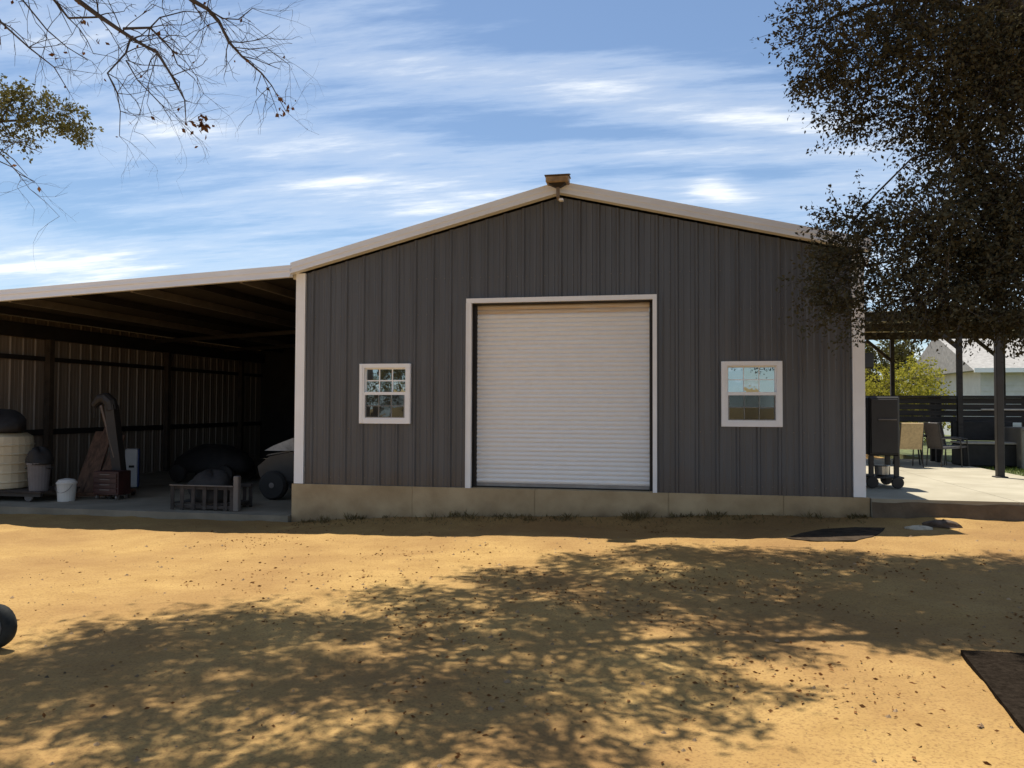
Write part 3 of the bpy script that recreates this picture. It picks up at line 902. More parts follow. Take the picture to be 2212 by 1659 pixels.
for (x, y) in ((-9.85, 4.5), (-8.6, 4.5), (-9.85, 5.5), (-8.6, 5.5)):
    MB().lathe([(.08, -.07), (.20, -.06), (.22, 0), (.20, .06), (.08, .07)], (x, y, FL + .222), 18, 'y').build('wheel', STEEL, mw)
# slatted crate near the front edge
cr = thing('slatted_crate', 'low dark slatted crate at the front edge of the lean-to', 'crate', (-6.4, .45, FL))
DW_ = mat('crate_wood', (0.050, 0.040, 0.034), .85, var=.3, scale=5)
for z in (FL + .03, FL + .37):
    for y in (.16, .74):
        MB().cbox(-7.02, -5.80, y - .02, y + .02, z, z + .06, .004).build('rail', DW_, cr)
for i, x in enumerate((-6.99, -6.80, -6.58, -6.36, -6.14, -5.95, -5.83)):
    for y in (.132, .768):
        MB().cbox(x - .035, x + .035, y - .007, y + .007, FL + .005, FL + .43, .003).build('slat', DW_, cr)
MB().box(-7.0, -5.82, .19, .71, FL + .10, FL + .13).build('floor', DW_, cr)
MB().box(-7.03, -5.79, .10, .13, FL + .432, FL + .45).build('top_rail', GALV, cr)
MB().cbox(-5.80, -5.70, .12, .22, FL, FL + .62, .01).build('corner_post', GALV, cr)
tag(blob((-6.42, .46, FL + .132), (.52, .26, .52), 12, rough=.25).build('canvas_sack', BLACKC, smooth=True), 'dark canvas sack heaped inside the slatted crate', 'sack')
# side-by-side utility vehicle, nose to the left, half behind the barn corner
uv = thing('utility_vehicle', 'dark utility buggy with windscreen parked by the barn corner', 'buggy', (-5.3, 2.4, FL))
BUG = mat('buggy_paint', (0.028, 0.026, 0.026), .35, var=.15)
def side_prism(poly, y0, y1):
    n_ = len(poly)
    vs = [(x, y0, z) for x, z in poly] + [(x, y1, z) for x, z in poly]
    return MB().add(vs, [tuple(range(n_)), tuple(range(n_, 2 * n_))[::-1]] + [(i, n_ + i, n_ + (i + 1) % n_, (i + 1) % n_) for i in range(n_)])
side_prism([(-6.25, .40), (-6.30, .60), (-6.05, .80), (-5.55, .90), (-5.45, .62), (-4.75, .60), (-4.72, .35), (-6.1, .30)], 1.85, 3.05).build('body', BUG, uv)
side_prism([(-6.18, .805), (-5.58, .905), (-5.60, .925), (-6.12, .84)], 1.95, 2.95).build('hood', mat('hood_grey', (0.10, 0.10, 0.10), .35), uv)
MB().add([(-5.60, 1.92, .93), (-5.60, 2.98, .93), (-5.10, 2.98, 1.36), (-5.10, 1.92, 1.36), (-5.61, 1.92, .94), (-5.61, 2.98, .94), (-5.11, 2.98, 1.37), (-5.11, 1.92, 1.37)],
         [(0, 1, 2, 3), (7, 6, 5, 4), (0, 4, 5, 1), (1, 5, 6, 2), (2, 6, 7, 3), (3, 7, 4, 0)]).build('windscreen', mat('scuffed_plastic', (.34, .34, .33), .35, var=.2), uv)
side_prism([(-6.15, .915), (-5.95, 1.02), (-5.55, 1.17), (-5.02, 1.19), (-5.25, .92)], 1.84, 1.848).build('side_curtain', mat('pale_curtain', (.36, .355, .34), .5, var=.25, scale=5), uv)
for y in (1.90, 3.0):
    MB().tube([(-5.62, y, .90), (-5.08, y, 1.40), (-4.80, y, 1.46), (-4.72, y, 1.40), (-4.70, y, .60)], .026, 8).build('roll_bar', BUG, uv)
MB().cbox(-5.15, -4.74, 1.95, 2.95, .62, .78, .03).build('seat', BLACKC, uv)
for (x, y) in ((-5.95, 1.86), (-5.05, 1.86), (-5.95, 3.04), (-5.05, 3.04)):
    wl = MB().lathe([(.15, -.10), (.25, -.10), (.29, -.05), (.29, .05), (.25, .10), (.15, .10)], (x, y, FL + .292), 22, 'y').build('wheel', mat('tyre', (0.022, 0.021, 0.020), .85), uv)
    MB().lathe([(.04, -.105), (.145, -.07), (.145, .07), (.04, .105)], (x, y, FL + .292), 14, 'y').build('rim', GALV, wl)
for y in (2.10, 2.80):
    MB().lathe([(.02, -.03), (.06, -.02), (.065, .02), (.05, .04)], (-6.24, y, .66), 12, 'x').build('headlight', mat('lamp_lens', (0.5, 0.5, 0.48), .2), uv)

# ------------------------------------------------------------------ patio side (right)
BLK = mat('black_iron', (0.020, 0.018, 0.017), .5, var=.2)
sk = thing('cabinet_smoker', 'black cabinet smoker on a wheeled stand beside the barn corner', 'smoker', (5.32, 1.75, SL))
MB().cbox(4.98, 5.46, 1.45, 2.05, 1.02, 2.0, .02).build('cabinet', BLK, sk)
dr = MB().cbox(5.01, 5.43, 1.425, 1.449, 1.06, 1.96, .008).build('door', BLK, sk)
MB().tube([(5.12, 1.40, 1.62), (5.40, 1.40, 1.62)], .012, 6).build('handle', GALV, dr)
for (x, y) in ((5.02, 1.49), (5.41, 1.49), (5.02, 2.01), (5.41, 2.01)):
    MB().box(x - .035, x + .035, y - .035, y + .035, SL + .09, 1.018).build('leg', BLK, sk)
MB().cbox(5.0, 5.52, 1.44, 2.06, .64, .67, .005).build('shelf', BLK, sk)
for (x, y) in ((5.02, 1.42), (5.41, 1.42), (5.02, 2.08), (5.41, 2.08)):
    w_ = MB().lathe([(.03, -.03), (.09, -.028), (.10, 0), (.09, .028), (.03, .03)], (x, y, SL + .10), 16, 'y').build('wheel', STEEL, sk)
tag(MB().lathe([(.06, 0), (.11, .02), (.12, .16), (.13, .17), (.12, .18), (.08, .18)], (5.24, 1.7, .67), 14).build('steel_pot', mat('pot_steel', (.55, .52, .47), .35, .6)), 'small bright pot on the lower shelf of the smoker', 'pot')

bar_ = thing('timber_bar', 'long dark timber bar with deep plank front behind the patio chairs', 'bar', (8.8, 8.6, SL))
DARKW = mat('stained_timber', (0.024, 0.019, 0.016), .7, var=.3, scale=4, stretch=(.5, 4, 4))
MB().cbox(6.05, 12.6, 8.25, 9.0, 2.07, 2.12, .01).build('top', DARKW, bar_)
for i in range(4):
    MB().cbox(6.1, 12.5, 8.33 + .004 * (i % 2), 8.37 + .004 * (i % 2), 1.47 + i * .15, 1.61 + i * .15, .006).build('plank', DARKW, bar_)
for x in (6.2, 8.3, 10.4, 12.4):
    MB().box(x - .06, x + .06, 8.40, 8.52, SL - .004, 2.068).box(x - .06, x + .06, 8.80, 8.90, SL - .004, 2.068).build('leg', DARKW, bar_)
MB().tube([(9.2, 8.27, 1.78), (12.4, 8.27, 1.78)], .022, 8).build('foot_rail', mat('pale_rail', (.55, .50, .42), .5), bar_)

def patio_chair(x, y, rz, cush, label, group=None):
    t = thing('patio_chair', label, 'chair', (x, y, SL), group)
    ff = mat('chair_frame', (0.05, 0.045, 0.04), .5)
    def P(a, b, c_): return (x + a * math.cos(rz) - b * math.sin(rz), y + a * math.sin(rz) + b * math.cos(rz), SL + c_)
    for s_ in (-1, 1):
        MB().tube([P(s_ * .26, -.24, 0), P(s_ * .27, -.22, .42), P(s_ * .27, -.20, .62)], .014, 6).build('leg', ff, t)
        MB().tube([P(s_ * .26, .26, 0), P(s_ * .26, .22, .42), P(s_ * .25, .32, 1.0)], .014, 6).build('leg', ff, t)
        MB().tube([P(s_ * .27, -.22, .62), P(s_ * .28, .0, .65), P(s_ * .26, .26, .64)], .016, 6).build('armrest', ff, t)
    k = MB()
    for (b0, c0, b1, c1, th) in ((-.23, .42, .23, .40, .05),):
        k.add([P(-.25, b0, c0), P(.25, b0, c0), P(.25, b1, c1), P(-.25, b1, c1), P(-.25, b0, c0 + th), P(.25, b0, c0 + th), P(.25, b1, c1 + th), P(-.25, b1, c1 + th)],
              [(3, 2, 1, 0), (4, 5, 6, 7), (0, 1, 5, 4), (1, 2, 6, 5), (2, 3, 7, 6), (3, 0, 4, 7)])
    k.build('seat', cush, t)
    k = MB().add([P(-.24, .20, .46), P(.24, .20, .46), P(.24, .30, 1.0), P(-.24, .30, 1.0), P(-.24, .24, .45), P(.24, .24, .45), P(.24, .34, .99), P(-.24, .34, .99)],
                 [(0, 1, 2, 3), (7, 6, 5, 4), (0, 4, 5, 1), (1, 5, 6, 2), (2, 6, 7, 3), (3, 7, 4, 0)])
    k.build('backrest', cush, t)
    return t
TANC = mat('tan_sling', (0.50, 0.37, 0.20), .8, var=.1, scale=20)
GREYC = mat('grey_sling', (0.13, 0.12, 0.12), .8, var=.1, scale=20)
patio_chair(7.05, 6.7, math.pi + .15, TANC, 'tan patio chair with its back to the yard')
patio_chair(7.95, 7.0, math.pi / 2 + .3, GREYC, 'grey patio chair seen side-on beside the tan chair')
patio_chair(8.35, 7.5, math.pi / 2 - .2, GREYC, 'grey patio chair pushed up against the black bench')
tbl = thing('patio_table', 'low dark round patio table behind the tan chair', 'table', (7.35, 7.6, SL))
MB().lathe([(.0, .66), (.55, .66), (.57, .68), (.55, .70), (.0, .70)], (7.35, 7.6, SL), 28).build('top', BLK, tbl)
for a in range(4):
    t_ = a * math.pi / 2 + .4
    MB().tube([(7.35 + .40 * math.cos(t_), 7.6 + .40 * math.sin(t_), SL), (7.35 + .30 * math.cos(t_), 7.6 + .30 * math.sin(t_), SL + .66)], .018, 6).build('leg', BLK, tbl)
bnch = thing('storage_bench', 'long black storage bench with a pale lid edge at the patio rear', 'bench', (9.05, 7.6, SL))
MB().cbox(8.42, 9.75, 7.25, 7.95, SL, SL + .50, .02).build('box', BLACKC, bnch)
MB().cbox(8.40, 9.77, 7.23, 7.97, SL + .503, SL + .55, .01).build('lid', mat('bench_lid', (.30, .28, .25), .5), bnch)
MB().cbox(8.42, 9.75, 7.90, 8.0, SL + .56, SL + 1.02, .02).build('backrest', BLACKC, bnch)
acu = thing('metal_cabinet', 'tan grey metal cabinet at the right edge beyond the post', 'cabinet', (10.2, 7.0, .1))
MB().cbox(9.55, 11.0, 7.0, 7.9, .12, 1.38, .02).build('body', mat('cabinet_tan', (.22, .20, .165), .55, var=.1), acu)
MB().box(9.58, 10.97, 6.985, 6.998, 1.30, 1.33).build('lip', GALV, acu)
for x in (9.9, 10.6):
    MB().tube([(x, 6.97, .8), (x, 6.97, 1.0)], .012, 6).build('handle', STEEL, acu)
# the free-standing post in front
ps = thing('light_post', 'slim dark square post standing at the patio edge', 'post', (8.02, 4.2, SL - .1))
MB().cbox(7.955, 8.085, 4.135, 4.265, SL - .1, 4.6, .01).build('shaft', STEEL, ps)
MB().cbox(7.91, 8.13, 4.09, 4.31, SL - .1, SL + .02, .01).build('base_plate', STEEL, ps)
MB().cbox(7.86, 8.18, 4.04, 4.36, 4.6, 4.8, .03).build('lamp_head', STEEL, ps)
# lawn edge
lawn = thing('lawn', None, None, (0, 0, 0)); bpy.data.objects.remove(lawn)
tag(MB().prism([(8.62, 2.62), (40, 2.62), (40, 60), (8.62, 60)], -.3, SL - .05).build('lawn_ground', mat('lawn_soil', (.10, .12, .04), .95, var=.3, scale=4)), 'green lawn beyond the patio', kind='structure')
tag(MB().prism([(-30, 13.2), (8.6, 13.2), (8.6, 9.62), (8.61, 60), (-30, 60)], -.3, .05).build('yard_ground', SAND), 'sandy ground behind the barn', kind='structure')

# open pavilion roof further back
pv = thing('patio_pavilion', 'open pavilion roof on slim dark posts behind the patio', 'pavilion', (10, 10.5, SL))
PVU = mat('pavilion_sheet', (.72, .70, .63), .5, var=.08)
k = MB()
xs = np.arange(5.5, 15.0, .28)
for a, b in zip(xs[:-1], xs[1:]):
    MB().box(a + .004, b - .004, 7.8, 13.6, 4.15, 4.17).build('roof_sheet', PVU, pv)
for y in (7.9, 10.6, 13.4):
    MB().box(5.5, 15.0, y - .05, y + .05, 3.93, 4.146).build('beam', DARKW, pv)
for x in (5.62, 8.6, 11.7, 14.8):
    for y in (7.9, 13.4):
        MB().box(x - .055, x + .055, y - .055 + .002, y + .055 + .003, SL - .1, 3.928).build('post', DARKW, pv)
        MB().bar((x, y + .01, 3.25), (x - .75 if x > 6 else x + .75, y + .01, 3.92), .09).build('brace', DARKW, pv)
for (x, z, w_) in ((5.98, 2.72, .15), (6.48, 2.78, .17)):
    ln = thing('hanging_lantern', 'left of two dark lanterns hanging under the pavilion' if x < 6.2 else 'right of two dark lanterns hanging under the pavilion', 'lantern', (x, 7.9, z), 'lanterns under the pavilion')
    MB().cbox(x - w_, x + w_, 7.9 - w_, 7.9 + w_, z, z + .36, .02).build('body', BLK, ln)
    MB().tube([(x, 7.9, z + .36), (x, 7.9, 3.93)], .01, 5).build('chain', BLK, ln)

# white house far behind
hs = thing('white_house', 'white gabled house behind the patio on the right', 'house', (19, 27, 0))
HWALL = mat('house_siding', (.60, .60, .58), .7, var=.05)
hx0, hx1, hy = 16.1, 29.0, 27.0
for i in range(14):
    z = .0 + i * .26
    MB().add([(hx0, hy, z), (hx1, hy, z), (hx1, hy - .0, z + .258), (hx0, hy, z + .258), (hx0, hy - .03, z), (hx1, hy - .03, z)], [(4, 5, 2, 3), (0, 1, 5, 4)]).build('siding_board', HWALL, hs)
MB().box(hx0, hx1, hy + .01, hy + 9, 0, 3.64).build('wall', HWALL, hs)
rf = MB()
rf.add([(hx0 - .5, hy - .6, 3.55), (hx1 + .5, hy - .6, 3.55), (hx1 + .5, hy + 4.5, 5.6), (hx0 - .5, hy + 4.5, 5.6), (hx1 + .5, hy + 9.6, 3.55), (hx0 - .5, hy + 9.6, 3.55)], [(0, 1, 2, 3), (3, 2, 4, 5), (0, 3, 5), (1, 4, 2), (0, 5, 4, 1)])
rf.build('roof', mat('house_roof', (.30, .29, .28), .8, var=.15, scale=6), hs)
MB().box(hx0 - .5, hx1 + .5, hy - .66, hy - .6, 3.45, 3.65).build('fascia', TRIM, hs)
for (a, b, z0, z1) in ((18.4, 19.4, 1.2, 2.9), (22.0, 23.4, 1.2, 2.9)):
    w_ = MB().box(a - .1, b + .1, hy - .07, hy - .031, z0 - .1, z1 + .1).build('window', TRIM, hs)
    MB().box(a, b, hy - .085, hy - .071, z0, z1).build('pane', GLASS, w_)
dd = MB().box(20.1, 21.1, hy - .07, hy - .031, .3, 2.7).build('door', mat('house_door', (.16, .15, .14), .6), hs)
MB().lathe([(.02, -.03), (.04, 0), (.02, .03)], (20.95, hy - .10, 1.4), 10, 'y').build('handle', GALV, dd)

# ------------------------------------------------------------------ small things in the yard
wb = thing('wheelbarrow', 'wheelbarrow at the left edge, only its small dark wheel in view', 'wheelbarrow', (-3.9, -7.3, 0))
wl = MB().lathe([(.075, -.045), (.125, -.05), (.155, -.035), (.164, 0), (.155, .035), (.125, .05), (.075, .045)], (-3.27, -7.36, .160), 24, 'y').build('wheel', mat('barrow_tyre', (.022, .023, .020), .85, var=.3, scale=14), wb, smooth=True)
MB().lathe([(.02, -.06), (.095, -.055), (.095, .055), (.02, .06)], (-3.27, -7.36, .160), 14, 'y').build('rim', GALV, wl)
for s_ in (-1, 1):
    MB().tube([(-3.27, -7.36 + s_ * .07, .16), (-3.75, -7.36 + s_ * .20, .28), (-4.9, -7.36 + s_ * .30, .55)], .02, 6).build('handle', mat('barrow_wood', (.25, .16, .08), .8), wb)
    MB().tube([(-4.35, -7.36 + s_ * .26, .40), (-4.45, -7.36 + s_ * .26, .02)], .018, 6).build('leg', STEEL, wb)
MB().add([(-4.10, -7.52, .34), (-4.5, -7.52, .42), (-4.5, -7.18, .42), (-4.10, -7.18, .34), (-3.98, -7.62, .64), (-4.75, -7.62, .72), (-4.75, -7.06, .72), (-3.98, -7.06, .64)],
         [(3, 2, 1, 0), (0, 1, 5, 4), (1, 2, 6, 5), (2, 3, 7, 6), (3, 0, 4, 7)]).build('tray', mat('barrow_green', (.03, .055, .035), .5), wb)

patch_poly = []  # low dark brown diamond patch that follows the ground
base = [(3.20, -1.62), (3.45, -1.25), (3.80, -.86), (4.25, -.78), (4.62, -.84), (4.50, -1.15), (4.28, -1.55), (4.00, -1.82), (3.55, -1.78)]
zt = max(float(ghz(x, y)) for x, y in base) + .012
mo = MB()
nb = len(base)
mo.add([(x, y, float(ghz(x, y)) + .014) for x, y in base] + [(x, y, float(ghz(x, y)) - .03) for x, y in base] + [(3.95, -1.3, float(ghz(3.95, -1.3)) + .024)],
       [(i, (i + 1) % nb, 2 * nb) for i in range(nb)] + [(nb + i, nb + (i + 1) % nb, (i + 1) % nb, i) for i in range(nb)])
tag(mo.build('dark_patch', mat('patch_brown', (.050, .036, .024), 1.0, spec=.1, var=.3, scale=6, bump=.3)), 'dark diamond shaped flat patch lying on the sand in front of the barn', 'mat')

def rock(c, r, seed, m, label, cat='rock'):
    o = blob((c[0], c[1], c[2] - .02), r, seed, n=10, rough=.3).build('rock', m)
    tag(o, label, cat)
PALE = mat('pale_stone', (.50, .43, .32), .9, var=.2, scale=9, bump=.5)
DARKR = mat('dark_stone', (.10, .07, .05), .9, var=.2, scale=9, bump=.5)
rock((5.05, -.85, float(ghz(5.05, -.85))), (.20, .13, .07), 2, PALE, 'pale flat rock below the patio bank')
rock((5.42, -.62, float(ghz(5.42, -.62)) + .02), (.22, .13, .09), 4, DARKR, 'dark clod of earth below the patio bank', 'clod')

# ------------------------------------------------------------------ vegetation
def leaf_quads(P, D, L, wid, rg):
    """diamond leaves at P pointing along D"""
    n_ = len(P)
    D = D / (np.linalg.norm(D, axis=1, keepdims=True) + 1e-9)
    A = rg.normal(size=(n_, 3)); S = np.cross(D, A); S /= (np.linalg.norm(S, axis=1, keepdims=True) + 1e-9)
    N = np.cross(S, D)
    L = L[:, None]
    V = np.empty((n_, 4, 3))
    V[:, 0] = P
    V[:, 1] = P + D * L * .45 + S * L * wid + N * L * .08
    V[:, 2] = P + D * L
    V[:, 3] = P + D * L * .45 - S * L * wid + N * L * .08
    return V
def quads_obj(name, V, m, parent=None, kind=None):
    V = V.reshape(-1, 3)
    org = ORG[parent.name] if parent else Vector((0, 0, 0))
    me_ = bpy.data.meshes.new(name)
    np_mesh(me_, V - np.array(org), np.arange(len(V)).reshape(-1, 4))
    me_.materials.append(m)
    o = bpy.data.objects.new(name, me_); C.objects.link(o)
    if parent: o.parent = parent
    ORG[o.name] = org
    if kind: o['kind'] = kind
    return o
class Tree:
    def __init__(s, seed):
        s.rg = np.random.default_rng(seed); s.w = MB(); s.nodes = []; s.L = []
    def limb(s, pts, r0, r1, n=7, reg=True):
        pts = [np.array(p, float) for p in pts]
        k = len(pts)
        rr = [r0 + (r1 - r0) * i / (k - 1) for i in range(k)]
        s.w.tube(pts, rr, n)
        if reg:
            s.nodes += list(zip(pts, rr))
    def link(s, c, r1=.012, arch=.25):
        P_ = np.array([n_[0] for n_ in s.nodes]); d = np.linalg.norm(P_ - c, axis=1) + .8 * np.maximum(0, P_[:, 2] - c[2])
        i = int(np.argmin(d)); a, ra = s.nodes[i]
        ln = np.linalg.norm(c - a)
        r0 = min(ra * .75, .014 + .016 * ln)
        m_ = max(3, int(ln / .35)); pts = []
        for j in range(m_ + 1):
            t = j / m_
            p = a + (c - a) * t + np.array([0, 0, arch * ln * t * (1 - t)]) + (s.rg.normal(0, .045 * ln ** .5, 3) if 0 < j < m_ else 0)
            pts.append(p)
        s.limb(pts, r0, r1, 5)
    def clump(s, c, rad, twigs, per, L=.06, tl=.45, out=(0, 0, 0), droop=.25, wid=.27, join=True, jit=.035):
        rg = s.rg
        c = np.array(c, float); rad = np.array(rad, float)
        if join: s.link(c)
        u_ = rg.normal(size=(twigs, 3)); u_ /= np.linalg.norm(u_, axis=1, keepdims=True)
        rr_ = rg.uniform(0, 1, (twigs, 1)) ** .45
        B = c + u_ * rr_ * rad * .85
        D = u_ * .8 + rg.normal(0, .45, (twigs, 3)) + np.array(out) - np.array([0, 0, droop])
        D /= np.linalg.norm(D, axis=1, keepdims=True)
        T = tl * rg.uniform(.5, 1.15, twigs)
        for i in range(0, twigs):
            if i % 2 == 0:
                s.w.tube([c + (B[i] - c) * .35, B[i], B[i] + D[i] * T[i]], [.006, .0045, .002], 3, cap=False)
        t = rg.uniform(0, 1.05, (twigs, per))
        P_ = (B[:, None] + D[:, None] * (t * T[:, None])[..., None]).reshape(-1, 3) + rg.normal(0, jit, (twigs * per, 3))
        LD = (np.repeat(D, per, 0) * .5 + rg.normal(0, .7, (twigs * per, 3)) - np.array([0, 0, .15]))
        s.L.append(leaf_quads(P_, LD, L * rg.uniform(.5, 1.3, twigs * per), wid, rg))
    def done(s, root, leafm, barkm, crown='crown'):
        s.w.build('trunk', barkm, root, smooth=True)
        if s.L:
            quads_obj(crown, np.concatenate(s.L), leafm, root, 'stuff')

# --- big oak at the right; trunk just outside the frame
TX, TY = 7.9, -2.9
oak = thing('oak_tree', 'large dark leafy oak overhanging the right side of the barn', 'tree', (TX, TY, 0))
t = Tree(21)
gz = float(ghz(TX, TY))
t.limb([(TX, TY, gz - .15), (TX - .02, TY, gz + .25), (TX - .1, TY + .05, 1.6), (TX - .25, TY + .05, 2.9), (TX - .35, TY - .05, 4.0)], .34, .22, 12)
t.limb([(TX - .35, TY - .05, 4.0), (TX - .8, TY - .1, 5.2), (TX - 1.2, TY + .2, 6.6), (TX - 1.5, TY + .5, 8.2), (TX - 1.7, TY + .6, 9.6)], .2, .05, 8)
t.limb([(TX - .3, TY - .05, 3.6), (TX - 1.5, TY - .3, 4.9), (TX - 2.7, TY - .4, 6.2), (TX - 4.4, TY - .2, 7.6), (TX - 6.2, TY - .3, 8.5), (TX - 8.0, TY - .6, 8.9), (TX - 9.6, TY - 1.2, 9.0)], .17, .035, 8)
t.limb([(TX - .3, TY, 3.7), (TX - 1.0, TY - 1.0, 5.0), (TX - 2.0, TY - 1.8, 6.3), (TX - 3.6, TY - 2.4, 7.2), (TX - 5.6, TY - 2.9, 7.6), (TX - 7.6, TY - 3.3, 7.6)], .14, .03, 8)
t.limb([(TX - .3, TY, 3.3), (TX - 1.1, TY + .5, 3.9), (TX - 2.0, TY + .6, 4.3), (TX - 2.9, TY + .7, 4.3)], .10, .03, 7)
t.limb([(TX - .2, TY, 3.1), (TX + 1.0, TY + .5, 4.4), (TX + 2.2, TY + .8, 6.0)], .14, .04, 7)
# what the photograph shows: layered sprays
vis = [  # px, py, depth, rx, ry (m)
    (1790, 40, 8.3, .42, .32), (1850, 100, 8.1, .45, .35), (1760, 150, 8.6, .22, .16), (1930, 60, 8.4, .6, .5), (1880, 190, 8.4, .4, .25),
    (2030, 120, 8.0, .7, .6), (2150, 60, 8.2, .7, .6), (2150, 230, 8.1, .7, .6), (1990, 240, 8.3, .5, .32), (1840, 265, 8.6, .26, .16),
    (2060, 320, 8.2, .45, .38), (2190, 380, 8.0, .5, .55), 
    (1840, 480, 8.3, .30, .20), (1925, 478, 8.4, .42, .24), (2010, 470, 8.0, .6, .42), (2140, 500, 8.2, .65, .5), (1960, 560, 8.2, .6, .36),
    (1860, 575, 8.4, .36, .16), (1800, 615, 8.2, .20, .10), (1900, 640, 8.5, .42, .18), (2000, 640, 8.0, .6, .32), (2120, 620, 8.2, .65, .45), (2200, 560, 8.0, .5, .5),
    (2080, 680, 8.2, .45, .14), (2190, 690, 8.1, .4, .18), (2230, 160, 8.4, .7, .7), (2240, 470, 8.6, .6, .6), (1980, 30, 8.9, .6, .5), (2120, 390, 8.9, .45, .4), (2070, 560, 8.9, .6, .45), (2180, 100, 9.0, .8, .8), (1820, 180, 8.3, .18, .10), (1830, 535, 8.6, .2, .12),
]
for (px, py, d, rx, ry) in vis:
    dn = rx * ry / .2
    if px > 1975:
        t.clump(at(px, py, d), (rx * .9, .55, ry), int(36 + 128 * dn ** .9), 17, L=.049, tl=.36, out=(-.3, 0, -.1), droop=.22)
    else:
        t.clump(at(px, py, d), (rx * .95, .5 if rx > .3 else .3, ry), int(14 + 52 * dn ** .9), 30, L=.045, tl=.5 if rx > .3 else .34, out=(-.5, 0, -.12), droop=.2, jit=.024)
# twigs that trail out of the crown
for (a, b) in (((1850, 110), (1668, 92)), ((1860, 170), (1730, 190)), ((1900, 250), (1785, 262)), ((1900, 475), (1772, 500)), ((1850, 600), (1718, 612)), ((1860, 640), (1765, 668)), ((1900, 690), (1800, 740)), ((1820, 20), (1720, 10)), ((1850, 560), (1752, 545)), ((1880, 80), (1710, 50)), ((1870, 210), (1745, 235)), ((1880, 450), (1800, 455)), ((1860, 590), (1740, 640)), ((1840, 640), (1738, 690)), ((1870, 520), (1765, 575))):
    p0, p1 = at(*a, 8.4), at(*b, 8.2)
    pts = [p0 + (p1 - p0) * j / 5 + (t.rg.normal(0, .03, 3) if j else 0) for j in range(6)]
    t.w.tube(pts, [.008, .007, .006, .005, .004, .002], 4, cap=False)
    for j in range(1, 6):
        nL = 26
        P_ = np.array(pts[j]) + t.rg.normal(0, .075, (nL, 3))
        t.L.append(leaf_quads(P_, t.rg.normal(0, 1, (nL, 3)) + np.array((-.6, 0, -.3)), .054 * t.rg.uniform(.7, 1.15, nL), .28, t.rg))
# upper crown, above the picture, that shades the yard
def shade_clump(sx, sy, r, twigs, per, lift=0.0, L=.085):
    H = (1.81 + .535 * (sy + 12.33) + .1 * abs(sx)) / .84 + 1.4 + lift
    H = max(H, 6.3)
    t.clump((sx - .2 * H, sy + .3 * H, H), (r * .9, r * .72, r * .4), int(twigs * (2.5 if sx > 2.0 and sy > -6 else 2.2)), per, L=L, tl=.36, droop=.1)
rg = np.random.default_rng(5)
for (sx, sy, r, tw) in ((5.2, -3.2, .9, 95), (4.2, -3.3, .8, 80), (3.3, -2.9, .75, 70), (2.4, -2.8, .7, 62), (1.5, -3.0, .7, 62), (.7, -3.2, .65, 50), (5.3, -4.3, 1.0, 120), (4.5, -4.5, .95, 120), (3.5, -4.2, .9, 105),
                        (2.6, -4.0, .8, 80), (1.7, -4.2, .8, 72), (.8, -4.3, .8, 66), (0.0, -4.3, .7, 50), (5.6, -5.4, 1.0, 120), (4.6, -5.4, .9, 110), (3.7, -5.2, .8, 85), (2.8, -5.2, .8, 80), (1.9, -5.4, .8, 70), (1.0, -5.4, .8, 66),
                        (.1, -5.4, .75, 56), (-.8, -5.3, .7, 48), (-.3, -6.2, .7, 44), (.7, -6.3, .7, 50), (1.5, -6.5, .65, 46), (2.3, -6.1, .5, 34), (-1.2, -6.3, .6, 36), (.1, -7.1, .6, 34), (.9, -7.3, .6, 32), (1.6, -7.6, .45, 20), (5.0, -6.4, .8, 90), (4.3, -5.75, .6, 75), (3.6, -5.8, .45, 45), (4.9, -5.7, .7, 90), (5.9, -3.6, .9, 100), (6.2, -4.8, .9, 100), (4.0, -3.8, .7, 80), (3.0, -3.4, .6, 60), (2.2, -3.4, .6, 55), (4.9, -3.8, .8, 90), (1.3, -4.8, .6, 50), (2.3, -4.7, .6, 55), (3.2, -4.8, .6, 60), (.4, -4.8, .55, 40), (1.1, -6.0, .5, 36), (0, -6.6, .5, 30), (5.3, -7.3, .8, 90), (4.75, -7.0, .5, 50), (4.6, -7.8, .5, 50), (4.5, -8.5, .5, 50), (-.6, -7.9, .5, 26), (.5, -8.4, .5, 24), (-1.5, -7.0, .55, 34), (-2.1, -7.6, .5, 28), (-1.2, -8.3, .5, 24), (-.3, -8.8, .5, 22), (-2.2, -8.5, .5, 22), (.4, -7.7, .55, 32), (1.3, -8.2, .45, 20), (-1.9, -6.5, .5, 30), (-2.6, -7.0, .5, 28), (1.9, -7.1, .4, 16), (-.4, -7.3, .5, 30)):
    shade_clump(sx + rg.normal(0, .1), sy + rg.normal(0, .1), r, tw, 14)
t.done(oak, OAKLEAF, BARK)

# --- bare tree whose branches hang in at the top left
BX, BY = -6.3, -7.0
bare = thing('bare_tree', 'nearly leafless tree with thin dangling branches at the upper left', 'tree', (BX, BY, 0))
t = Tree(33)
t.limb([(BX, BY, -.25), (BX, BY, .2), (BX + .1, BY + .1, 1.8), (BX + .05, BY + .25, 3.4), (BX + .3, BY + .4, 5.0), (BX + .7, BY + .6, 6.6)], .24, .10, 10)
D0 = 7.4
def sp(*pp): return [at(x, y, D0 + dd) for (x, y, dd) in pp]
top = at(70, -190, D0 - .3)
t.limb([(BX + .3, BY + .4, 5.0), (BX + .9, BY + .4, 5.5), top], .07, .035, 7)
t.limb([top] + sp((117, -60, -.1), (167, 0, 0), (213, 34, 0), (263, 68, .05), (300, 92, .05), (340, 114, .1), (371, 164, .1), (399, 216, .15), (402, 266, .2)), .034, .0035, 6)
t.limb([top] + sp((100, -50, .1), (117, 0, .1), (148, 39, .1), (213, 37, .05)), .016, .009, 6)
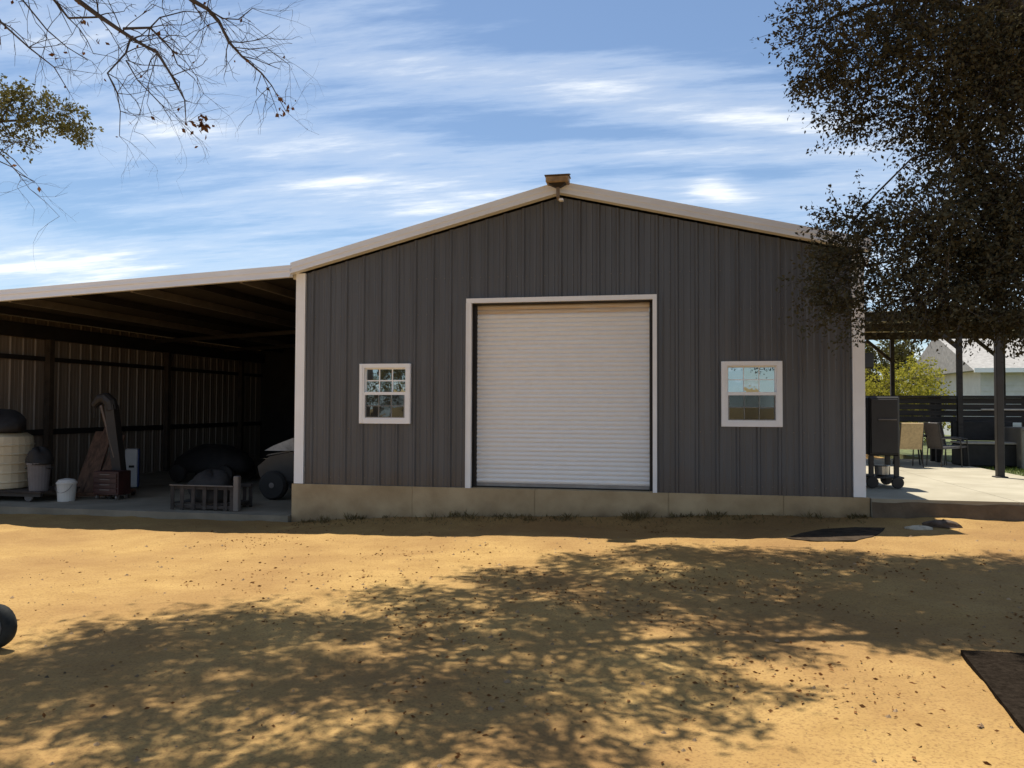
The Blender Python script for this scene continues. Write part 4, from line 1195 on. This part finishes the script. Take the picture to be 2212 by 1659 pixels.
t.limb([top] + sp((260, -120, .1), (360, -50, .2), (414, 0, .2), (448, 19, .2), (473, 46, .2), (494, 90, .25), (522, 121, .3), (565, 158, .3), (587, 185, .35), (618, 241, .4)), .03, .003, 6)
t.limb(sp((281, 85, .05), (272, 114, 0), (232, 158, -.1), (253, 201, -.1), (260, 240, -.1), (258, 294, -.15)), .011, .003, 5)
t.limb(sp((266, 62, .05), (324, 60, .1), (350, 85, .2), (371, 108, .2), (383, 139, .3), (420, 170, .3)), .014, .004, 5)
t.limb(sp((272, 130, 0), (297, 173, .1), (349, 226, .2), (370, 260, .3)), .007, .003, 5)
t.limb(sp((324, 60, .1), (345, 38, .2), (400, 24, .3), (440, 28, .3)), .008, .004, 5)
t.limb(sp((448, 19, .2), (480, 40, .1), (515, 42, .0), (545, 18, -.1)), .008, .004, 5)
t.limb(sp((501, 102, .25), (540, 106, .2), (575, 103, .1), (625, 140, .1)), .006, .003, 5)
t.limb([top] + sp((-40, -40, -.4), (0, 46, -.5), (62, 102, -.5), (117, 145, -.4), (150, 200, -.4)), .014, .003, 5)
t.limb([top] + sp((40, -60, -.3), (49, 0, -.3), (102, 65, -.3), (145, 102, -.2), (190, 130, -.2)), .012, .003, 5)
t.limb(sp((-60, 200, -.4), (0, 330, -.4), (40, 375, -.4), (75, 392, -.4)), .008, .003, 5)
def fork(p, d, ln, r, lev):
    d = d / np.linalg.norm(d); pts = [p]; q_ = p.copy()
    for j in range(3):
        d = d + t.rg.normal(0, .22, 3) + np.array([0, 0, -.05]); d /= np.linalg.norm(d)
        q_ = q_ + d * ln / 3; pts.append(q_.copy())
    t.w.tube(pts, [r, r * .85, r * .7, r * .5], 4, cap=False)
    if lev > 0:
        for j in (1, 2, 3):
            if t.rg.random() < .75:
                fork(pts[j], d + t.rg.normal(0, .6, 3), ln * t.rg.uniform(.45, .75), r * .6, lev - 1)
for (p, r) in list(t.nodes[6:]):
    if r < .03 and p[2] > 2.5:
        for _ in range(2):
            fork(np.array(p), t.rg.normal(0, .7, 3) + np.array([.5, .1, -.3]), t.rg.uniform(.25, .5), min(r * .6, .006), 2)
dead = []
for (px, py, n_, rr) in ((439, 269, 26, .035), (430, 262, 10, .04), (615, 238, 14, .05), (410, 285, 6, .06), (218, 80, 5, .03), (185, 40, 5, .03)):
    P_ = at(px, py, D0 + .25) + t.rg.normal(0, rr, (n_, 3))
    dead.append(leaf_quads(P_, t.rg.normal(0, 1, (n_, 3)) - np.array((0, 0, .6)), t.rg.uniform(.04, .075, n_), .3, t.rg))
P_ = np.concatenate([np.array(n_[0])[None] + t.rg.normal(0, .12, (1, 3)) for n_ in t.nodes[8:]])
dead.append(leaf_quads(P_, t.rg.normal(0, 1, P_.shape), t.rg.uniform(.03, .06, len(P_)), .3, t.rg))
# higher limbs above the picture: streaky branch shade on the lower left of the yard
for (ends, r) in ((((-4.9, -6.2, 6.6), (-3.9, -5.6, 7.3), (-2.6, -5.3, 7.9), (-1.4, -5.0, 8.3)), .05), (((-5.0, -6.5, 6.2), (-4.0, -6.6, 6.8), (-2.8, -6.9, 7.2), (-1.6, -7.1, 7.4)), .045), (((-4.8, -5.9, 7.0), (-4.2, -4.9, 7.8), (-3.4, -4.0, 8.8)), .045), (((-5.2, -7.0, 6.0), (-4.3, -7.6, 6.4), (-3.2, -8.0, 6.6)), .035)):
    ends = [(a_ - .2, b_ + .5, c_ + 1.7) for a_, b_, c_ in ends]
    t.limb([(BX + .7, BY + .6, 6.4)] + list(ends), r, .015, 6)
    for e_ in ends:
        for _ in range(6):
            fork(np.array(e_), t.rg.normal(0, .6, 3) + np.array([.6, 0, .1]), t.rg.uniform(.7, 1.3), .012, 3)
    for e_ in ends[1:]:
        for _ in range(8):
            cc = np.array(e_) + t.rg.normal(0, .5, 3) * np.array((1, 1, .3))
            t.clump(cc, (.42, .34, .18), 26, 12, L=.08, tl=.45, join=False)
t.w.build('trunk', TWIG, bare, smooth=True)
quads_obj('withered_leaves', np.concatenate(dead + t.L), DEADLEAF, bare, 'stuff')

# --- olive green tree behind the lean-to, left edge
gt = thing('olive_tree', 'olive green tree reaching in at the left edge above the lean-to', 'tree', (-20.0, 8.0, 0))
t = Tree(44)
t.limb([(-20.0, 8, -.2), (-19.9, 8, 2.5), (-19.7, 7.9, 5.0), (-19.6, 7.9, 7.2), (-19.5, 8.0, 9.6)], .26, .08, 9)
t.limb([(-19.6, 7.9, 7.2), at(-120, 300, 20), at(0, 262, 20), at(80, 258, 20), at(130, 262, 20.1)], .06, .012, 6)
for (px, py, rx, ry) in ((28, 205, .42, .30), (70, 215, .35, .26), (125, 240, .42, .22), (170, 268, .32, .22), (100, 272, .45, .20), (30, 250, .40, .22), (30, 300, .38, .20), (150, 285, .25, .15), (-40, 230, .8, .6), (-90, 160, .9, .7), (-80, 300, .7, .5), (-170, 80, 1.2, .9), (-200, 250, 1.2, .9)):
    t.clump(at(px, py, 20), (rx, .6, ry), int(26 + 120 * rx * ry), 12, L=.10, tl=.35, droop=.0)
for (a, b) in (((0, 322), (60, 380)), ((-20, 340), (75, 395)), ((-10, 300), (90, 330))):
    t.limb([at(*a, 20), at((a[0] + b[0]) / 2, (a[1] + b[1]) / 2 - 6, 20), at(*b, 20)], .018, .006, 5)
t.done(gt, OLIVELEAF, BARK)

# --- trees behind the yard (the barn windows mirror them) and beyond the patio
def simple_tree(name, label, x, y, h, r, leafm, seed, z0=.0, L=.16, n=26, cat='tree', group=None, low=.35):
    o = thing(name, label, cat, (x, y, z0), group)
    t_ = Tree(seed)
    t_.limb([(x, y, z0 - .1), (x + .05, y, z0 + h * .25), (x - .1, y + .1, z0 + h * .5), (x, y, z0 + h * .8)], .035 * h, .015 * h, 8)
    for i in range(n):
        a = t_.rg.uniform(0, 6.28); rr_ = r * t_.rg.uniform(.1, .85) ** .6; z = z0 + h * t_.rg.uniform(low, .92)
        t_.clump((x + rr_ * math.cos(a), y + rr_ * math.sin(a), z), (r * .34, r * .34, r * .26), 50, 12, L=L, tl=r * .18)
    t_.done(o, leafm, BARK)
    return o
simple_tree('yard_tree', 'sunlit green tree mirrored in the left barn window', -13.5, -26, 8.0, 4.0, OLIVELEAF, 51)
simple_tree('yard_tree', 'second green tree mirrored in the left barn window', -9.0, -33, 8.5, 3.8, OLIVELEAF, 52)
simple_tree('lime_shrub', 'bright yellow-green shrub behind the pavilion', 10.6, 21.5, 3.4, 2.5, LIMELEAF, 61, .3, L=.12, n=34, cat='shrub', low=.12)
simple_tree('small_shrub', 'smaller dull green shrub right behind the bar end', 8.0, 15.0, 1.6, 1.0, OLIVELEAF, 63, .05, L=.09, n=14, cat='shrub', low=.2)
simple_tree('distant_tree', 'grey green tree standing beside the white house', 13.8, 38.0, 6.0, 3.0, OLIVELEAF, 64, .3, L=.2, n=26)

# --- dry weeds along the foot of the slab, leaf litter, lawn blades
def blades(n_, xr, yr, h, lean_, rg_, zf, wid=.006):
    P_ = np.empty((n_, 3)); P_[:, 0] = rg_.uniform(*xr, n_); P_[:, 1] = yr(P_[:, 0], rg_.random(n_)); P_[:, 2] = zf(P_[:, 0], P_[:, 1]) - .005
    D_ = np.stack([rg_.normal(0, lean_, n_), rg_.normal(-.1, lean_, n_), np.ones(n_)], -1)
    return leaf_quads(P_, D_, h * rg_.uniform(.4, 1.25, n_), wid / h * .8, rg_)
rg = np.random.default_rng(9)
WV = [blades(900, (-4.4, 4.5), lambda x, u: -.09 - .55 * u ** 1.3, .05, .8, rg, ghz, .008)]
for _ in range(30):
    cx_ = rg.uniform(-4.3, 4.5); cy_ = -.10 - abs(rg.normal(0, .18))
    WV.append(blades(int(rg.integers(14, 60)), (cx_ - .12, cx_ + .12), lambda x, u: cy_ + (u - .5) * .16, float(rg.uniform(.05, .15)), .7, rg, ghz, .009))
tag(quads_obj('dry_weeds', np.concatenate(WV), DRYGRASS), 'dry weeds along the foot of the barn slab', kind='stuff')
n_ = 900
P_ = np.empty((n_, 3)); P_[:, 0] = rg.uniform(-6, 7, n_); P_[:, 1] = rg.uniform(-9.6, -.5, n_); P_[:, 2] = ghz(P_[:, 0], P_[:, 1]) + .008
cc_ = np.stack([rg.uniform(-5, 5, 22), rg.uniform(-8.8, -.6, 22)], -1)[rg.integers(0, 22, n_ * 2 // 3)] + rg.normal(0, .30, (n_ * 2 // 3, 2))
P_[:len(cc_), :2] = cc_; P_[:, 2] = ghz(P_[:, 0], P_[:, 1]) + .008
D_ = np.stack([rg.normal(0, 1, n_), rg.normal(0, 1, n_), rg.normal(0, .12, n_)], -1)
LQ = [leaf_quads(P_, D_, rg.uniform(.02, .05, n_), .22, rg)]
n_ = 5200
P_ = np.empty((n_, 3)); P_[:, 0] = rg.normal(2.6, 2.6, n_); P_[:, 1] = rg.normal(-5.4, 1.7, n_)
drift = np.sin(1.9 * P_[:, 0] + 1.1 * np.sin(1.3 * P_[:, 1])) * np.sin(2.3 * P_[:, 1] + .8 * P_[:, 0]) + rg.normal(0, .45, n_)
P_ = P_[(drift > .15) & (P_[:, 1] < -2.2)]; n_ = len(P_)
P_[:, 2] = ghz(P_[:, 0], P_[:, 1]) + .007
LQ.append(leaf_quads(P_, np.stack([rg.normal(0, 1, n_), rg.normal(0, 1, n_), rg.normal(0, .15, n_)], -1), rg.uniform(.015, .045, n_), .25, rg))
tag(quads_obj('leaf_litter', np.concatenate(LQ), DEADLEAF), 'dead leaves scattered over the sand', kind='stuff')
n_ = 1500
P_ = np.empty((n_, 3)); P_[:, 0] = rg.uniform(-6, 6.5, n_); P_[:, 1] = -.4 - 9.2 * rg.random(n_) ** .8; P_[:, 2] = ghz(P_[:, 0], P_[:, 1])
gk = MB()
for (x, y, z), r_ in zip(P_, .006 + .018 * rg.random(n_) ** 4):
    a_ = rg.uniform(0, 6.28); e_ = rg.uniform(.6, 1.0)
    gk.add([(x + r_ * 1.3 * math.cos(a_ + k_ * 1.257) * (1 if k_ % 2 else e_), y + r_ * math.sin(a_ + k_ * 1.257), z - .004) for k_ in range(5)] + [(x + r_ * .2, y, z + r_ * .75)], [(k_, (k_ + 1) % 5, 5) for k_ in range(5)])
tag(gk.build('gravel', mat('grit', (.27, .18, .10), .95, var=.4, scale=1.5)), 'scattered clods and grit on the sand', kind='stuff')
tag(quads_obj('lawn_grass', blades(9000, (8.63, 16), lambda x, u: 2.65 + 6.5 * u, .09, .35, rg, lambda x, y: np.full_like(x, SL - .05), .012), GREENGRASS), 'green lawn grass beyond the patio', kind='stuff')
